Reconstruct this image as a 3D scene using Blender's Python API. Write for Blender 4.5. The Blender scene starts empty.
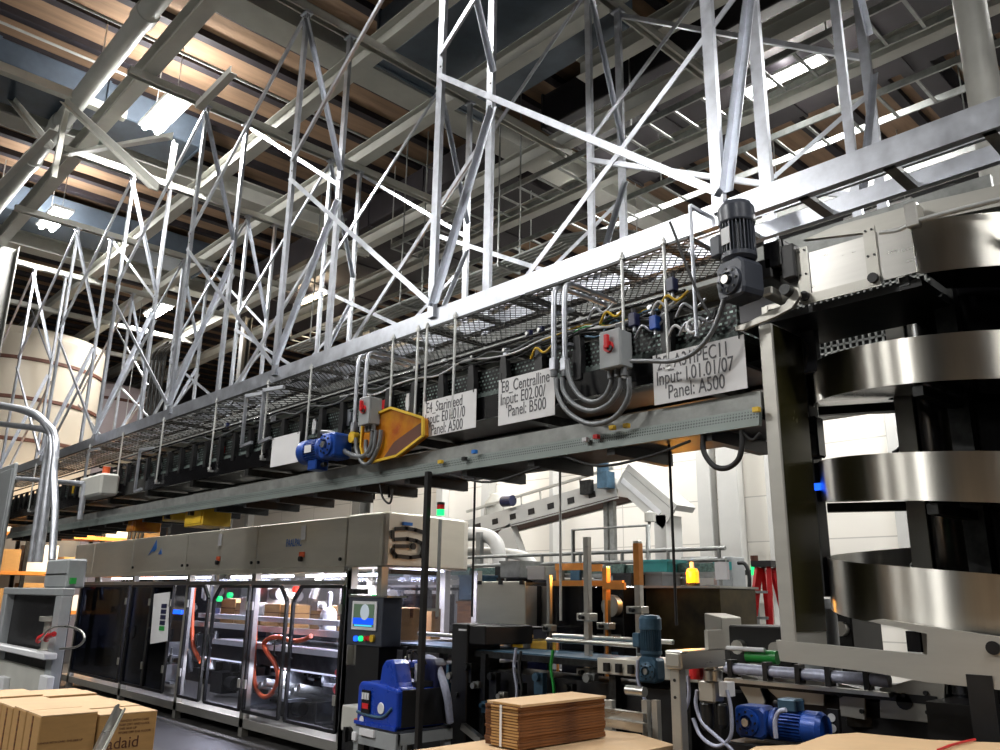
import bpy, math, random
from mathutils import Vector, Matrix

random.seed(7)
SC = bpy.context.scene
COL = SC.collection

# ------------------------------------------------------------------ camera
EYE = Vector((0.0, 0.0, 1.65))
FPX = 814.03
RX = Vector((0.68936066, 0.18095717, 0.70145305))
RY = Vector((0.72427772, -0.19124187, -0.66245628))
RZ = Vector((0.01427098, 0.96471812, -0.26289787))
cam = bpy.data.cameras.new('camera')
cam.sensor_fit = 'HORIZONTAL'
cam.sensor_width = 36.0
cam.lens = FPX / 1000.0 * 36.0
cam.clip_start = 0.05
cam.clip_end = 200.0
camo = bpy.data.objects.new('camera', cam)
COL.objects.link(camo)
camo.matrix_world = Matrix(((RX[0], RX[1], RX[2], EYE[0]), (RY[0], RY[1], RY[2], EYE[1]), (RZ[0], RZ[1], RZ[2], EYE[2]), (0, 0, 0, 1)))
SC.camera = camo

# ------------------------------------------------------------------ world, exposure
W = bpy.data.worlds.new('hall_air')
SC.world = W
W.use_nodes = True
W.node_tree.nodes['Background'].inputs['Color'].default_value = (0.86, 0.92, 1.0, 1)
W.node_tree.nodes['Background'].inputs['Strength'].default_value = 0.03
SC.view_settings.view_transform = 'Standard'
SC.view_settings.look = 'None'
SC.view_settings.gamma = 1.0
SC.view_settings.use_curve_mapping = False
SC.view_settings.exposure = 0.70
SC.cycles.use_denoising = True
SC.cycles.max_bounces = 8
SC.cycles.transparent_max_bounces = 24
SC.cycles.sample_clamp_indirect = 6.0
SC.cycles.caustics_reflective = False
SC.cycles.caustics_refractive = False

# ceiling lamps: (x, y, z, watts, warm)
LAMPS = [(-12.1, 3.95, 9.0, 300, 0), (-17.5, 3.85, 9.0, 260, 0), (-4.7, 10.1, 9.0, 260, 0), (-11.3, 14.6, 8.6, 260, 0),
         (-8.0, 10.4, 9.0, 120, 0), (-21.6, 7.6, 9.0, 240, 0), (-17.7, 10.1, 9.0, 200, 1),
         (-6.4, 2.4, 9.05, 75, 0), (1.3, 1.6, 9.05, 170, 0), (0.8, 10.1, 9.0, 200, 0), (-5.2, 14.6, 8.6, 240, 0), (-17.0, 14.6, 8.6, 260, 0),
         (-6.9, -3.6, 8.0, 280, 0), (2.4, -3.6, 8.0, 50, 0), (5.2, 2.4, 9.0, 130, 0), (-10.6, -3.6, 9.2, 170, 0), (-15.6, -3.6, 9.2, 200, 0), (1.0, 14.6, 8.6, 240, 0)]

# ------------------------------------------------------------------ pixel -> point on a known plane
def at(u, v, x=None, y=None, z=None):
    c = Vector(((u - 500.0) / FPX, -(v - 375.0) / FPX, -1.0))
    d = Vector((RX.dot(c), RY.dot(c), RZ.dot(c)))
    t = y / d.y if y is not None else (x / d.x if x is not None else (z - EYE.z) / d.z)
    return EYE + d * t

# ------------------------------------------------------------------ mesh builder
OFF = {}

def cross(a, b):
    return Vector((a[1] * b[2] - a[2] * b[1], a[2] * b[0] - a[0] * b[2], a[0] * b[1] - a[1] * b[0]))

def frame_of(d, up=(0, 0, 1)):
    d = Vector(d).normalized()
    u = Vector(up)
    if abs(d.dot(u.normalized())) > 0.98:
        u = Vector((0, 1, 0)) if abs(d.y) < 0.9 else Vector((1, 0, 0))
    s = cross(d, u).normalized()
    return d, s, cross(s, d).normalized()

class MB:
    def __init__(self):
        self.v, self.f, self.s = [], [], []

    def add(self, vs, fs, smooth=False):
        n = len(self.v)
        self.v.extend(tuple(p) for p in vs)
        for f in fs:
            self.f.append(tuple(i + n for i in f))
            self.s.append(smooth)
        return self

    def box(self, x0, x1, y0, y1, z0, z1):
        vs = [(x, y, z) for z in (z0, z1) for y in (y0, y1) for x in (x0, x1)]
        return self.add(vs, [(0, 2, 3, 1), (4, 5, 7, 6), (0, 1, 5, 4), (2, 6, 7, 3), (0, 4, 6, 2), (1, 3, 7, 5)])

    def prof(self, p, q, poly, up=(0, 0, 1), smooth=False):
        """extrude the closed 2D outline poly [(side, up)] from p to q"""
        p, q = Vector(p), Vector(q)
        d, s, u = frame_of(q - p, up)
        n = len(poly)
        vs = [p + s * a + u * b for a, b in poly] + [q + s * a + u * b for a, b in poly]
        fs = [(i, (i + 1) % n, n + (i + 1) % n, n + i) for i in range(n)]
        self.add(vs, fs, smooth)
        self.add(vs, [tuple(range(n))[::-1], tuple(range(n, 2 * n))])
        return self

    def bar(self, p, q, w, h, up=(0, 0, 1)):
        a, b = w / 2, h / 2
        return self.prof(p, q, [(-a, -b), (a, -b), (a, b), (-a, b)], up)

    def chan(self, p, q, w, d, t=0.006, up=(0, 0, 1)):
        """U channel: width w across, depth d along up, open towards +up, lips turned in"""
        a = w / 2
        l = w * 0.2
        return self.prof(p, q, [(-a, 0), (a, 0), (a, d), (a - l, d), (a - l, d - t), (a - t, d - t), (a - t, t), (-a + t, t), (-a + t, d - t), (-a + l, d - t), (-a + l, d), (-a, d)], up)

    def angle(self, p, q, w, t=0.006, up=(0, 0, 1)):
        return self.prof(p, q, [(0, 0), (w, 0), (w, t), (t, t), (t, w), (0, w)], up)

    def ibeam(self, p, q, w, h, t=0.012, up=(0, 0, 1)):
        a, b = w / 2, h / 2
        c = t / 2
        return self.prof(p, q, [(-a, -b), (a, -b), (a, -b + t), (c, -b + t), (c, b - t), (a, b - t), (a, b), (-a, b), (-a, b - t), (-c, b - t), (-c, -b + t), (-a, -b + t)], up)

    def tube(self, pts, r, n=8, caps=True):
        pts = [Vector(p) for p in pts]
        m = len(pts)
        rs = r if isinstance(r, (list, tuple)) else [r] * m
        vs = []
        u = None
        for i, p in enumerate(pts):
            d = (pts[min(i + 1, m - 1)] - pts[max(i - 1, 0)])
            d = d.normalized() if d.length > 1e-9 else Vector((0, 0, 1))
            if u is None:
                _, s, u = frame_of(d)
            else:
                u = (u - d * u.dot(d))
                u = u.normalized() if u.length > 1e-6 else frame_of(d)[2]
            s = cross(d, u)
            for k in range(n):
                a = 2 * math.pi * k / n
                vs.append(p + s * (math.cos(a) * rs[i]) + u * (math.sin(a) * rs[i]))
        fs = [(i * n + k, i * n + (k + 1) % n, (i + 1) * n + (k + 1) % n, (i + 1) * n + k) for i in range(m - 1) for k in range(n)]
        self.add(vs, fs, True)
        if caps:
            self.add(vs[:n], [tuple(range(n))[::-1]])
            self.add(vs[-n:], [tuple(range(n))])
        return self

    def cyl(self, p, q, r, r2=None, n=20):
        return self.tube([p, q], [r, r if r2 is None else r2], n)

    def lathe(self, c, prof, axis=(0, 0, 1), n=24):
        """prof: [(radius, distance along axis)]"""
        d, s, u = frame_of(axis, (0, 0, 1) if abs(Vector(axis).normalized().z) < 0.9 else (0, 1, 0))
        c = Vector(c)
        vs = []
        for r, h in prof:
            for k in range(n):
                a = 2 * math.pi * k / n
                vs.append(c + d * h + s * (math.cos(a) * r) + u * (math.sin(a) * r))
        m = len(prof)
        sm = []
        for i in range(m - 1):
            fs = [(i * n + k, i * n + (k + 1) % n, (i + 1) * n + (k + 1) % n, (i + 1) * n + k) for k in range(n)]
            self_v = [vs[j] for j in range(i * n, (i + 2) * n)]
            self.add(self_v, [tuple(j - i * n for j in f) for f in fs], True)
        if prof[0][0] > 1e-5:
            self.add(vs[:n], [tuple(range(n))[::-1]])
        if prof[-1][0] > 1e-5:
            self.add(vs[-n:], [tuple(range(n))])
        return self

    def prism(self, poly, vec):
        """extrude the flat 3D outline by vec"""
        vec = Vector(vec)
        a = [Vector(p) for p in poly]
        n = len(a)
        vs = a + [p + vec for p in a]
        nrm = sum((cross(a[i], a[(i + 1) % n]) for i in range(n)), Vector((0, 0, 0)))
        flip = nrm.dot(vec) < 0
        fs = [(i, (i + 1) % n, n + (i + 1) % n, n + i) for i in range(n)] + [tuple(range(n))[::-1], tuple(range(n, 2 * n))]
        if flip:
            fs = [f[::-1] for f in fs]
        return self.add(vs, fs)

    def ball(self, c, r, n=14, sq=(1, 1, 1)):
        prof = [(max(1e-6, math.sin(math.pi * i / 8)) * 1.0, -math.cos(math.pi * i / 8)) for i in range(9)]
        vs = []
        for a, h in prof:
            for k in range(n):
                t = 2 * math.pi * k / n
                vs.append((c[0] + r * sq[0] * a * math.cos(t), c[1] + r * sq[1] * a * math.sin(t), c[2] + r * sq[2] * h))
        fs = [(i * n + k, i * n + (k + 1) % n, (i + 1) * n + (k + 1) % n, (i + 1) * n + k) for i in range(8) for k in range(n)]
        return self.add(vs, fs, True)

    def xf(self, M):
        self.v = [tuple(M @ Vector(p)) for p in self.v]
        return self

    def build(self, name, m, parent=None, loc=None, bevel=0.0, segs=1):
        if parent is not None:
            off = OFF[parent]
        else:
            if loc is None:
                xs, ys, zs = zip(*self.v)
                loc = ((min(xs) + max(xs)) / 2, (min(ys) + max(ys)) / 2, min(zs))
            off = Vector(loc)
        me = bpy.data.meshes.new(name)
        me.from_pydata([(p[0] - off[0], p[1] - off[1], p[2] - off[2]) for p in self.v], [], self.f)
        me.polygons.foreach_set('use_smooth', self.s)
        me.materials.append(m)
        me.update()
        o = bpy.data.objects.new(name, me)
        COL.objects.link(o)
        if parent is None:
            o.location = off
        else:
            o.parent = parent
        OFF[o] = off
        if bevel:
            b = o.modifiers.new('bevel', 'BEVEL')
            b.width = bevel
            b.segments = segs
            b.limit_method = 'ANGLE'
            b.angle_limit = 0.7
        return o

def tag(o, label=None, cat=None, group=None, kind=None):
    if label:
        o['label'] = label
    if cat:
        o['category'] = cat
    if group:
        o['group'] = group
    if kind:
        o['kind'] = kind
    return o

def thing(name, label, cat, loc, group=None):
    o = bpy.data.objects.new(name, None)
    o.empty_display_size = 0.1
    COL.objects.link(o)
    o.location = loc
    OFF[o] = Vector(loc)
    return tag(o, label, cat, group)

def dup(root, delta, label=None, group=None):
    """a copy of a thing, its parts and their sub-parts, moved by delta"""
    c = root.copy()
    COL.objects.link(c)
    c.location = Vector(root.location) + Vector(delta)
    OFF[c] = OFF[root] + Vector(delta)
    if label:
        c['label'] = label
    if group:
        c['group'] = group
    for ch in list(root.children):
        p = ch.copy()
        COL.objects.link(p)
        p.parent = c
        OFF[p] = OFF[c]
        for g in list(ch.children):
            q = g.copy()
            COL.objects.link(q)
            q.parent = p
            OFF[q] = OFF[c]
    return c

def smooth_path(pts, k=5):
    """Catmull-Rom through the points"""
    P = [Vector(p) for p in pts]
    P = [P[0] * 2 - P[1]] + P + [P[-1] * 2 - P[-2]]
    out = []
    for i in range(1, len(P) - 2):
        for j in range(k):
            t = j / k
            a, b, c, d = P[i - 1], P[i], P[i + 1], P[i + 2]
            out.append(0.5 * ((2 * b) + (c - a) * t + (2 * a - 5 * b + 4 * c - d) * t * t + (3 * b - a - 3 * c + d) * t * t * t))
    out.append(P[-2])
    return out

def hose(name, pts, r, m, label=None, cat=None, group=None, parent=None, n=8, k=5):
    o = MB().tube(smooth_path(pts, k), r, n).build(name, m, parent)
    if parent is None:
        tag(o, label, cat, group)
    return o

ORD = ['first', 'second', 'third', 'fourth', 'fifth', 'sixth', 'seventh', 'eighth', 'ninth', 'tenth', 'eleventh', 'twelfth', 'thirteenth',
       'fourteenth', 'fifteenth', 'sixteenth', 'seventeenth', 'eighteenth', 'nineteenth', 'twentieth', 'twenty-first', 'twenty-second', 'twenty-third', 'twenty-fourth', 'twenty-fifth',
       'twenty-sixth', 'twenty-seventh', 'twenty-eighth', 'twenty-ninth', 'thirtieth', 'thirty-first', 'thirty-second', 'thirty-third', 'thirty-fourth', 'thirty-fifth', 'thirty-sixth', 'thirty-seventh', 'thirty-eighth', 'thirty-ninth', 'fortieth', 'forty-first', 'forty-second', 'forty-third', 'forty-fourth', 'forty-fifth']

# ------------------------------------------------------------------ materials
def mat(name, col, rough=0.5, metal=0.0, var=0.15, scale=6.0, stretch=(1, 1, 1), bump=0.0, col2=None, rvar=0.08, coat=0.0, aniso=0.0, spec=0.5):
    m = bpy.data.materials.new(name)
    m.use_nodes = True
    nt = m.node_tree
    b = nt.nodes['Principled BSDF']
    tc = nt.nodes.new('ShaderNodeTexCoord')
    mp = nt.nodes.new('ShaderNodeMapping')
    mp.inputs['Scale'].default_value = stretch
    nz = nt.nodes.new('ShaderNodeTexNoise')
    nz.inputs['Scale'].default_value = scale
    nz.inputs['Detail'].default_value = 4.0
    nz.inputs['Roughness'].default_value = 0.6
    cr = nt.nodes.new('ShaderNodeValToRGB')
    cr.color_ramp.elements[0].position = 0.3
    cr.color_ramp.elements[1].position = 0.7
    c2 = col2 or tuple(min(1.0, c * (1 + var)) for c in col)
    c1 = tuple(c * (1 - var) for c in col) if col2 is None else col
    cr.color_ramp.elements[0].color = (*c1, 1)
    cr.color_ramp.elements[1].color = (*c2, 1)
    L = nt.links.new
    L(tc.outputs['Object'], mp.inputs['Vector'])
    L(mp.outputs['Vector'], nz.inputs['Vector'])
    L(nz.outputs['Fac'], cr.inputs['Fac'])
    L(cr.outputs['Color'], b.inputs['Base Color'])
    mr = nt.nodes.new('ShaderNodeMapRange')
    mr.inputs['To Min'].default_value = max(0.03, rough - rvar)
    mr.inputs['To Max'].default_value = min(1.0, rough + rvar)
    L(nz.outputs['Fac'], mr.inputs['Value'])
    L(mr.outputs['Result'], b.inputs['Roughness'])
    b.inputs['Metallic'].default_value = metal
    b.inputs['Specular IOR Level'].default_value = spec
    b.inputs['Coat Weight'].default_value = coat
    if aniso:
        b.inputs['Anisotropic'].default_value = aniso
        b.inputs['Anisotropic Rotation'].default_value = 0.25
        tg = nt.nodes.new('ShaderNodeTangent')
        tg.direction_type = 'RADIAL'
        tg.axis = 'Z'
        L(tg.outputs['Tangent'], b.inputs['Tangent'])
    if bump:
        bp = nt.nodes.new('ShaderNodeBump')
        bp.inputs['Strength'].default_value = bump
        bp.inputs['Distance'].default_value = 0.01
        L(nz.outputs['Fac'], bp.inputs['Height'])
        L(bp.outputs['Normal'], b.inputs['Normal'])
    return m

def glow(name, col, strength):
    m = bpy.data.materials.new(name)
    m.use_nodes = True
    nt = m.node_tree
    b = nt.nodes['Principled BSDF']
    b.inputs['Base Color'].default_value = (*[c * 0.5 for c in col], 1)
    b.inputs['Emission Color'].default_value = (*col, 1)
    b.inputs['Emission Strength'].default_value = strength
    nz = nt.nodes.new('ShaderNodeTexNoise')
    nz.inputs['Scale'].default_value = 30
    mr = nt.nodes.new('ShaderNodeMapRange')
    mr.inputs['To Min'].default_value = 0.25
    mr.inputs['To Max'].default_value = 0.4
    nt.links.new(nz.outputs['Fac'], mr.inputs['Value'])
    nt.links.new(mr.outputs['Result'], b.inputs['Roughness'])
    return m

def clear(name, tint, gloss=0.12, rough=0.06):
    m = bpy.data.materials.new(name)
    m.use_nodes = True
    nt = m.node_tree
    nt.nodes.remove(nt.nodes['Principled BSDF'])
    out = nt.nodes['Material Output']
    t = nt.nodes.new('ShaderNodeBsdfTransparent')
    t.inputs['Color'].default_value = (*tint, 1)
    g = nt.nodes.new('ShaderNodeBsdfGlossy')
    g.inputs['Color'].default_value = (0.9, 0.93, 1, 1)
    nz = nt.nodes.new('ShaderNodeTexNoise')
    nz.inputs['Scale'].default_value = 3.0
    mr = nt.nodes.new('ShaderNodeMapRange')
    mr.inputs['To Min'].default_value = rough * 0.6
    mr.inputs['To Max'].default_value = rough * 1.6
    nt.links.new(nz.outputs['Fac'], mr.inputs['Value'])
    nt.links.new(mr.outputs['Result'], g.inputs['Roughness'])
    mx = nt.nodes.new('ShaderNodeMixShader')
    mx.inputs['Fac'].default_value = gloss
    nt.links.new(t.outputs[0], mx.inputs[1])
    nt.links.new(g.outputs[0], mx.inputs[2])
    nt.links.new(mx.outputs[0], out.inputs['Surface'])
    return m

M = {}
M['galv'] = mat('galvanized steel', (0.55, 0.575, 0.63), 0.36, 0.85, 0.14, 9, rvar=0.12)
M['galv_dull'] = mat('weathered galvanized steel', (0.27, 0.28, 0.27), 0.5, 0.6, 0.25, 7)
M['stain'] = mat('brushed stainless', (0.56, 0.55, 0.52), 0.28, 1.0, 0.04, 3, (1, 1, 10), rvar=0.02)
M['stain_dull'] = mat('satin stainless', (0.46, 0.45, 0.41), 0.42, 0.75, 0.05, 3, (1, 1, 6), rvar=0.03)
M['band'] = mat('polished spiral guard', (0.55, 0.535, 0.49), 0.33, 1.0, 0.08, 3, (5, 5, 0.4), rvar=0.04, aniso=1.0)
M['hood'] = mat('beige satin hood steel', (0.68, 0.655, 0.57), 0.38, 0.4, 0.05, 2, (1, 1, 5), rvar=0.04)
M['side_shade'] = mat('mottled black liner', (0.004, 0.004, 0.004), 0.25, 0.3, 0.5, 2.2, (1, 1, 0.6), col2=(0.05, 0.045, 0.012))  # shade and olive reflections of the upright's side put into the colour
M['dark_steel'] = mat('dark oiled steel', (0.035, 0.036, 0.036), 0.38, 0.7, 0.5, 12)
M['black'] = mat('black paint', (0.008, 0.008, 0.009), 0.42, 0.0, 0.4, 8)
M['black_gloss'] = mat('gloss black', (0.005, 0.005, 0.006), 0.18, 0.0, 0.3, 8)
M['rubber'] = mat('black rubber', (0.012, 0.012, 0.013), 0.6, 0.0, 0.3, 20)
M['grey_paint'] = mat('grey enamel', (0.30, 0.32, 0.33), 0.4, 0.0, 0.08, 6)
M['mid_grey'] = mat('slate grey enamel', (0.055, 0.062, 0.08), 0.33, 0.1, 0.1, 6)
M['beam'] = mat('cream grey painted steel', (0.50, 0.50, 0.46), 0.5, 0.0, 0.08, 3)
M['column'] = mat('grey column paint', (0.11, 0.11, 0.10), 0.5, 0.0, 0.08, 3)
M['white_pipe'] = mat('white painted pipe', (0.46, 0.47, 0.45), 0.45, 0.0, 0.06, 3)
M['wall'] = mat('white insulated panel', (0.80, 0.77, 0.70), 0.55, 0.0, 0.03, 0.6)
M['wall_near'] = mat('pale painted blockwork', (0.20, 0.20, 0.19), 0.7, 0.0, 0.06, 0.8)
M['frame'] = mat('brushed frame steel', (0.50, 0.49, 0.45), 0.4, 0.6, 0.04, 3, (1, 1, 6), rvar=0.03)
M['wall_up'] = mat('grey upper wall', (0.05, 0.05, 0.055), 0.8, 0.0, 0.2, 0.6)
M['pilaster'] = mat('pale grey column paint', (0.55, 0.55, 0.53), 0.5, 0.0, 0.04, 2)
M['concrete'] = mat('worn concrete', (0.04, 0.039, 0.038), 0.55, 0.0, 0.25, 2.5, bump=0.1)
M['deck'] = mat('brown roof boarding', (0.26, 0.165, 0.10), 0.8, 0.0, 0.3, 1.2, (4, 0.35, 1), bump=0.15)
M['joist'] = mat('dark roof joist', (0.02, 0.016, 0.02), 0.7, 0.0, 0.4, 3)
M['duct'] = mat('blue grey duct', (0.10, 0.13, 0.17), 0.45, 0.3, 0.3, 1.5)
M['conduit'] = mat('grey conduit', (0.17, 0.18, 0.19), 0.4, 0.3, 0.1, 14)
M['rod'] = mat('zinc rod', (0.62, 0.63, 0.62), 0.35, 0.7, 0.1, 20)
M['teal'] = mat('teal chain side', (0.10, 0.17, 0.15), 0.45, 0.3, 0.6, 30)
M['belt'] = mat('conveyor belt links', (0.10, 0.13, 0.12), 0.6, 0.0, 0.6, 45, bump=0.3)
M['paper'] = mat('white sign card', (0.74, 0.74, 0.75), 0.6, 0.0, 0.03, 5)
M['ink'] = mat('grey black ink', (0.10, 0.10, 0.11), 0.6, 0.0, 0.1, 5)
M['red'] = mat('red plastic', (0.62, 0.02, 0.025), 0.3, 0.0, 0.12, 8)
M['orange'] = mat('orange hose', (0.78, 0.13, 0.04), 0.35, 0.0, 0.12, 8)
M['amber'] = mat('amber polycarbonate', (0.55, 0.24, 0.012), 0.25, 0.0, 0.3, 5, col2=(0.33, 0.07, 0.006))
M['yellow'] = mat('yellow paint', (0.70, 0.45, 0.03), 0.4, 0.0, 0.15, 6)
M['orange_bar'] = mat('orange anodised bar', (0.72, 0.28, 0.06), 0.35, 0.2, 0.12, 8)
M['blue_paint'] = mat('cobalt blue plastic', (0.006, 0.045, 0.38), 0.28, 0.0, 0.15, 5, coat=0.3)
M['blue_motor'] = mat('blue motor paint', (0.01, 0.06, 0.32), 0.35, 0.1, 0.3, 10)
M['steel_blue'] = mat('steel blue motor paint', (0.06, 0.13, 0.20), 0.35, 0.2, 0.25, 10)
M['navy'] = mat('navy enamel', (0.012, 0.016, 0.06), 0.35, 0.0, 0.2, 5)
M['card'] = mat('kraft cardboard', (0.42, 0.24, 0.085), 0.75, 0.0, 0.08, 10, (1, 1, 5))
M['card_top'] = mat('kraft cardboard top', (0.60, 0.41, 0.23), 0.75, 0.0, 0.06, 6)
M['card_edge'] = mat('cardboard cut edge', (0.045, 0.012, 0.004), 0.85, 0.0, 0.45, 9, (0.5, 0.5, 6), bump=0.3, col2=(0.26, 0.10, 0.025))
M['white_plastic'] = mat('white plastic', (0.72, 0.73, 0.75), 0.4, 0.0, 0.04, 6)
M['lilac_hose'] = mat('braided grey hose', (0.42, 0.45, 0.58), 0.4, 0.1, 0.15, 40)
M['silo'] = mat('cream silo shell', (0.50, 0.44, 0.35), 0.5, 0.0, 0.06, 0.8)
M['silo_b'] = mat('mauve silo shell', (0.42, 0.36, 0.38), 0.5, 0.0, 0.06, 0.8)
M['rust'] = mat('rust brown band', (0.10, 0.035, 0.02), 0.7, 0.0, 0.3, 4)
M['teal_tape'] = mat('teal tape', (0.03, 0.28, 0.28), 0.4, 0.0, 0.1, 6)
M['green_part'] = mat('green plastic', (0.02, 0.30, 0.05), 0.35, 0.0, 0.1, 6)
M['blue_tape'] = mat('blue tape', (0.02, 0.18, 0.62), 0.4, 0.0, 0.1, 6)
M['lamp'] = glow('lamp tube glow', (1.0, 0.98, 0.93), 30)
M['lamp_warm'] = glow('warm lamp glow', (1.0, 0.75, 0.45), 14)
M['g_light'] = glow('green signal', (0.01, 0.75, 0.16), 1.25)
M['r_light'] = glow('red signal', (1.0, 0.05, 0.03), 1.0)
M['o_light'] = glow('amber beacon glow', (1.0, 0.30, 0.01), 1.5)
M['b_light'] = glow('blue signal', (0.01, 0.10, 1.0), 1.3)
M['white_led'] = glow('white led strip', (0.82, 0.84, 1.0), 9)
M['fill_glow'] = glow('added fill glow', (0.82, 0.84, 1.0), 0.8)  # glow of the fill strips added under the deck
M['screen_blue'] = glow('screen blue band', (0.005, 0.07, 0.8), 0.8)
M['screen_cyan'] = glow('screen cyan bar', (0.05, 0.5, 0.75), 0.8)
M['screen_dark'] = glow('screen scene', (0.07, 0.11, 0.07), 0.6)
M['screen_pale'] = glow('screen pale emblem', (0.40, 0.46, 0.52), 0.5)
M['acrylic'] = clear('clear guard sheet', (0.86, 0.87, 0.93), 0.07)
M['acrylic_dark'] = clear('smoked guard sheet', (0.13, 0.15, 0.20), 0.07)
M['acrylic_thin'] = clear('clear curtain', (0.92, 0.94, 0.96), 0.06)

# ================================================================== the hall
def wall_panels():
    m = M['wall']
    nt = m.node_tree
    b = nt.nodes['Principled BSDF']
    tc = nt.nodes.new('ShaderNodeTexCoord')
    mp = nt.nodes.new('ShaderNodeMapping')
    mp.inputs['Rotation'].default_value = (math.pi / 2, 0, 0)
    br = nt.nodes.new('ShaderNodeTexBrick')
    br.offset = 0.0
    br.inputs['Scale'].default_value = 1.0
    br.inputs['Brick Width'].default_value = 2.4
    br.inputs['Row Height'].default_value = 0.95
    br.inputs['Mortar Size'].default_value = 0.012
    br.inputs['Color1'].default_value = (0.82, 0.79, 0.72, 1)
    br.inputs['Color2'].default_value = (0.78, 0.755, 0.70, 1)
    br.inputs['Mortar'].default_value = (0.50, 0.48, 0.44, 1)
    nt.links.new(tc.outputs['Object'], mp.inputs['Vector'])
    nt.links.new(mp.outputs['Vector'], br.inputs['Vector'])
    nt.links.new(br.outputs['Color'], b.inputs['Base Color'])

wall_panels()
XL, XR, YF, YB, ZC = -34.0, 9.0, -6.0, 16.0, 10.2
def struct(name, mb, m, bevel=0):
    return tag(mb.build(name, m, bevel=bevel), kind='structure')
struct('floor', MB().box(XL, XR, YF, YB, -0.1, 0.0), M['concrete'])
struct('ceiling', MB().box(XL, XR, YF, YB, ZC, ZC + 0.1), M['deck'])
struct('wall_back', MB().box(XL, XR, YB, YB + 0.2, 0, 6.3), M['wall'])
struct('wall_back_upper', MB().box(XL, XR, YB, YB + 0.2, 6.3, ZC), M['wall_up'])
struct('reflection_blocker', MB().box(-5.3, 8.8, YF + .01, YF + .08, 0, 9.5), M['black'])  # unseen black sheet added to darken reflections on the spiral bands
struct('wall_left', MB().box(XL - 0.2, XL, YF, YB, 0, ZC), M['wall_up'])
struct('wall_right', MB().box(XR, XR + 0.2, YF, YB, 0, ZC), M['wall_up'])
struct('wall_front', MB().box(XL, XR, YF - 0.2, YF, 0, ZC), M['wall_near'])
for i in range(54):
    x = -33.2 + 0.78 * i
    struct('ceiling_joist', MB().box(x, x + 0.15, YF + 0.1, YB - 0.1, ZC - 0.12, ZC), M['joist'])
for y, x0, x1 in ((3.16, -33, 8), (5.18, -33, 8), (6.63, -33, 8), (8.65, -33, 8), (7.5, -6.4, 8), (10.0, -33, 8)):
    struct('ceiling_beam', MB().ibeam((x0, y, 8.71), (x1, y, 8.71), 0.2, 0.28), M['beam'])
STX = [-2.35, -5.1, -7.77, -10.55, -13.4, -16.3, -19.2]
for x in STX + [-22.1, -25.0]:
    struct('ceiling_crossbeam', MB().chan((x, 2.9, 8.57), (x, 8.8, 8.57), 0.12, 0.11, 0.008, (0, 0, -1)), M['beam'])
for x, w, z0, z1, m in ((-9.2, 0.5, 9.2, 9.7, M['beam']), (-14.6, 0.42, 9.3, 9.7, M['beam']), (-3.4, 0.42, 9.3, 9.75, M['joist']), (-20.4, 0.42, 9.3, 9.7, M['beam']), (2.6, 0.42, 9.3, 9.7, M['joist'])):
    struct('ceiling_girder', MB().ibeam((x, YF + .1, (z0 + z1) / 2), (x, YB - .1, (z0 + z1) / 2), w, z1 - z0, 0.03), m)
# wall columns
for k, (u, w) in enumerate(((250, .3), (366, .34), (441, .3), (487, .34), (553, .14), (706, .34), (730, .5), (775, .3), (905, .36), (962, .4))):
    p = at(u, 500, y=15.8)
    struct('wall_column', MB().box(p.x - w / 2, p.x + w / 2, 15.72, 15.99, 0, 6.3), M['pilaster'], 0.01)
for p, w in ((at(374, 290, y=12.0), .34), (at(8, 240, y=3.3), .4), (at(232, 470, y=9.0), .2)):
    struct('steel_column', MB().ibeam((p.x, p.y, 0), (p.x, p.y, 8.57), w, w, 0.02, (0, 1, 0)), M['column'])

# round things under the roof
t = thing('ceiling_pipe', 'thick round pale pipe with couplings crossing the upper left roof', 'pipe', (-20, 2.9, 9.2))
MB().cyl((-33, 2.9, 9.2), (8, 2.9, 9.2), 0.14, n=20).build('pipe_run', M['white_pipe'], t)
for x in (-27.5, -21.5, -15.6, -13.9, -10.2, -8.0, -4):
    MB().cyl((x - .12, 2.9, 9.2), (x + .12, 2.9, 9.2), 0.165, n=20).build('coupling', M['white_pipe'], t)
for x in (-24, -18, -12, -6, 0):
    MB().bar((x, 2.9, 9.2), (x, 2.9, 10.2), .02, .02).build('hanger_rod', M['rod'], t)
a, b = at(955, -30, y=7.4), at(986, 104, y=7.4)
t = thing('vertical_pipe', 'fat cream vertical pipe descending at the upper right', 'pipe', (b.x, 7.4, 4.9))
MB().cyl((b.x, 7.4, 4.9), (b.x, 7.4, 10.2), 0.135, n=20).build('pipe_run', M['beam'], t)
MB().cyl((b.x, 7.4, 8.0), (b.x, 7.4, 8.16), 0.16, n=20).build('coupling', M['beam'], t)

def duct(x0, x1, y0, y1, z0, z1, label, m):
    t = thing('air_duct', label, 'duct', ((x0 + x1) / 2, (y0 + y1) / 2, z0), 'roof ducts')
    MB().box(x0, x1, y0, y1, z0, z1).build('duct_shell', m, t, bevel=0.02)
    n = int(max(x1 - x0, y1 - y0) / 1.6)
    for i in range(n + 1):
        f = i / n
        if x1 - x0 > y1 - y0:
            x = x0 + (x1 - x0) * f
            MB().box(x - .02, x + .02, y0 - .03, y1 + .03, z0 - .03, z1).build('duct_flange', m, t)
        else:
            y = y0 + (y1 - y0) * f
            MB().box(x0 - .03, x1 + .03, y - .02, y + .02, z0 - .03, z1).build('duct_flange', m, t)
    for f in (.2, .8):
        MB().bar((x0 + .1, y0 + (y1 - y0) * f, z1), (x0 + .1, y0 + (y1 - y0) * f, ZC), .02, .02).build('hanger_rod', M['rod'], t)
duct(-14.2, -13.2, -1.5, 5.0, 9.35, 9.9, 'blue grey duct under the brown boarding at upper left', M['duct'])
duct(-8.6, -5.6, 5.6, 7.6, 9.0, 9.9, 'broad dark blue duct above the top middle of the roof', M['duct'])
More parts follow.
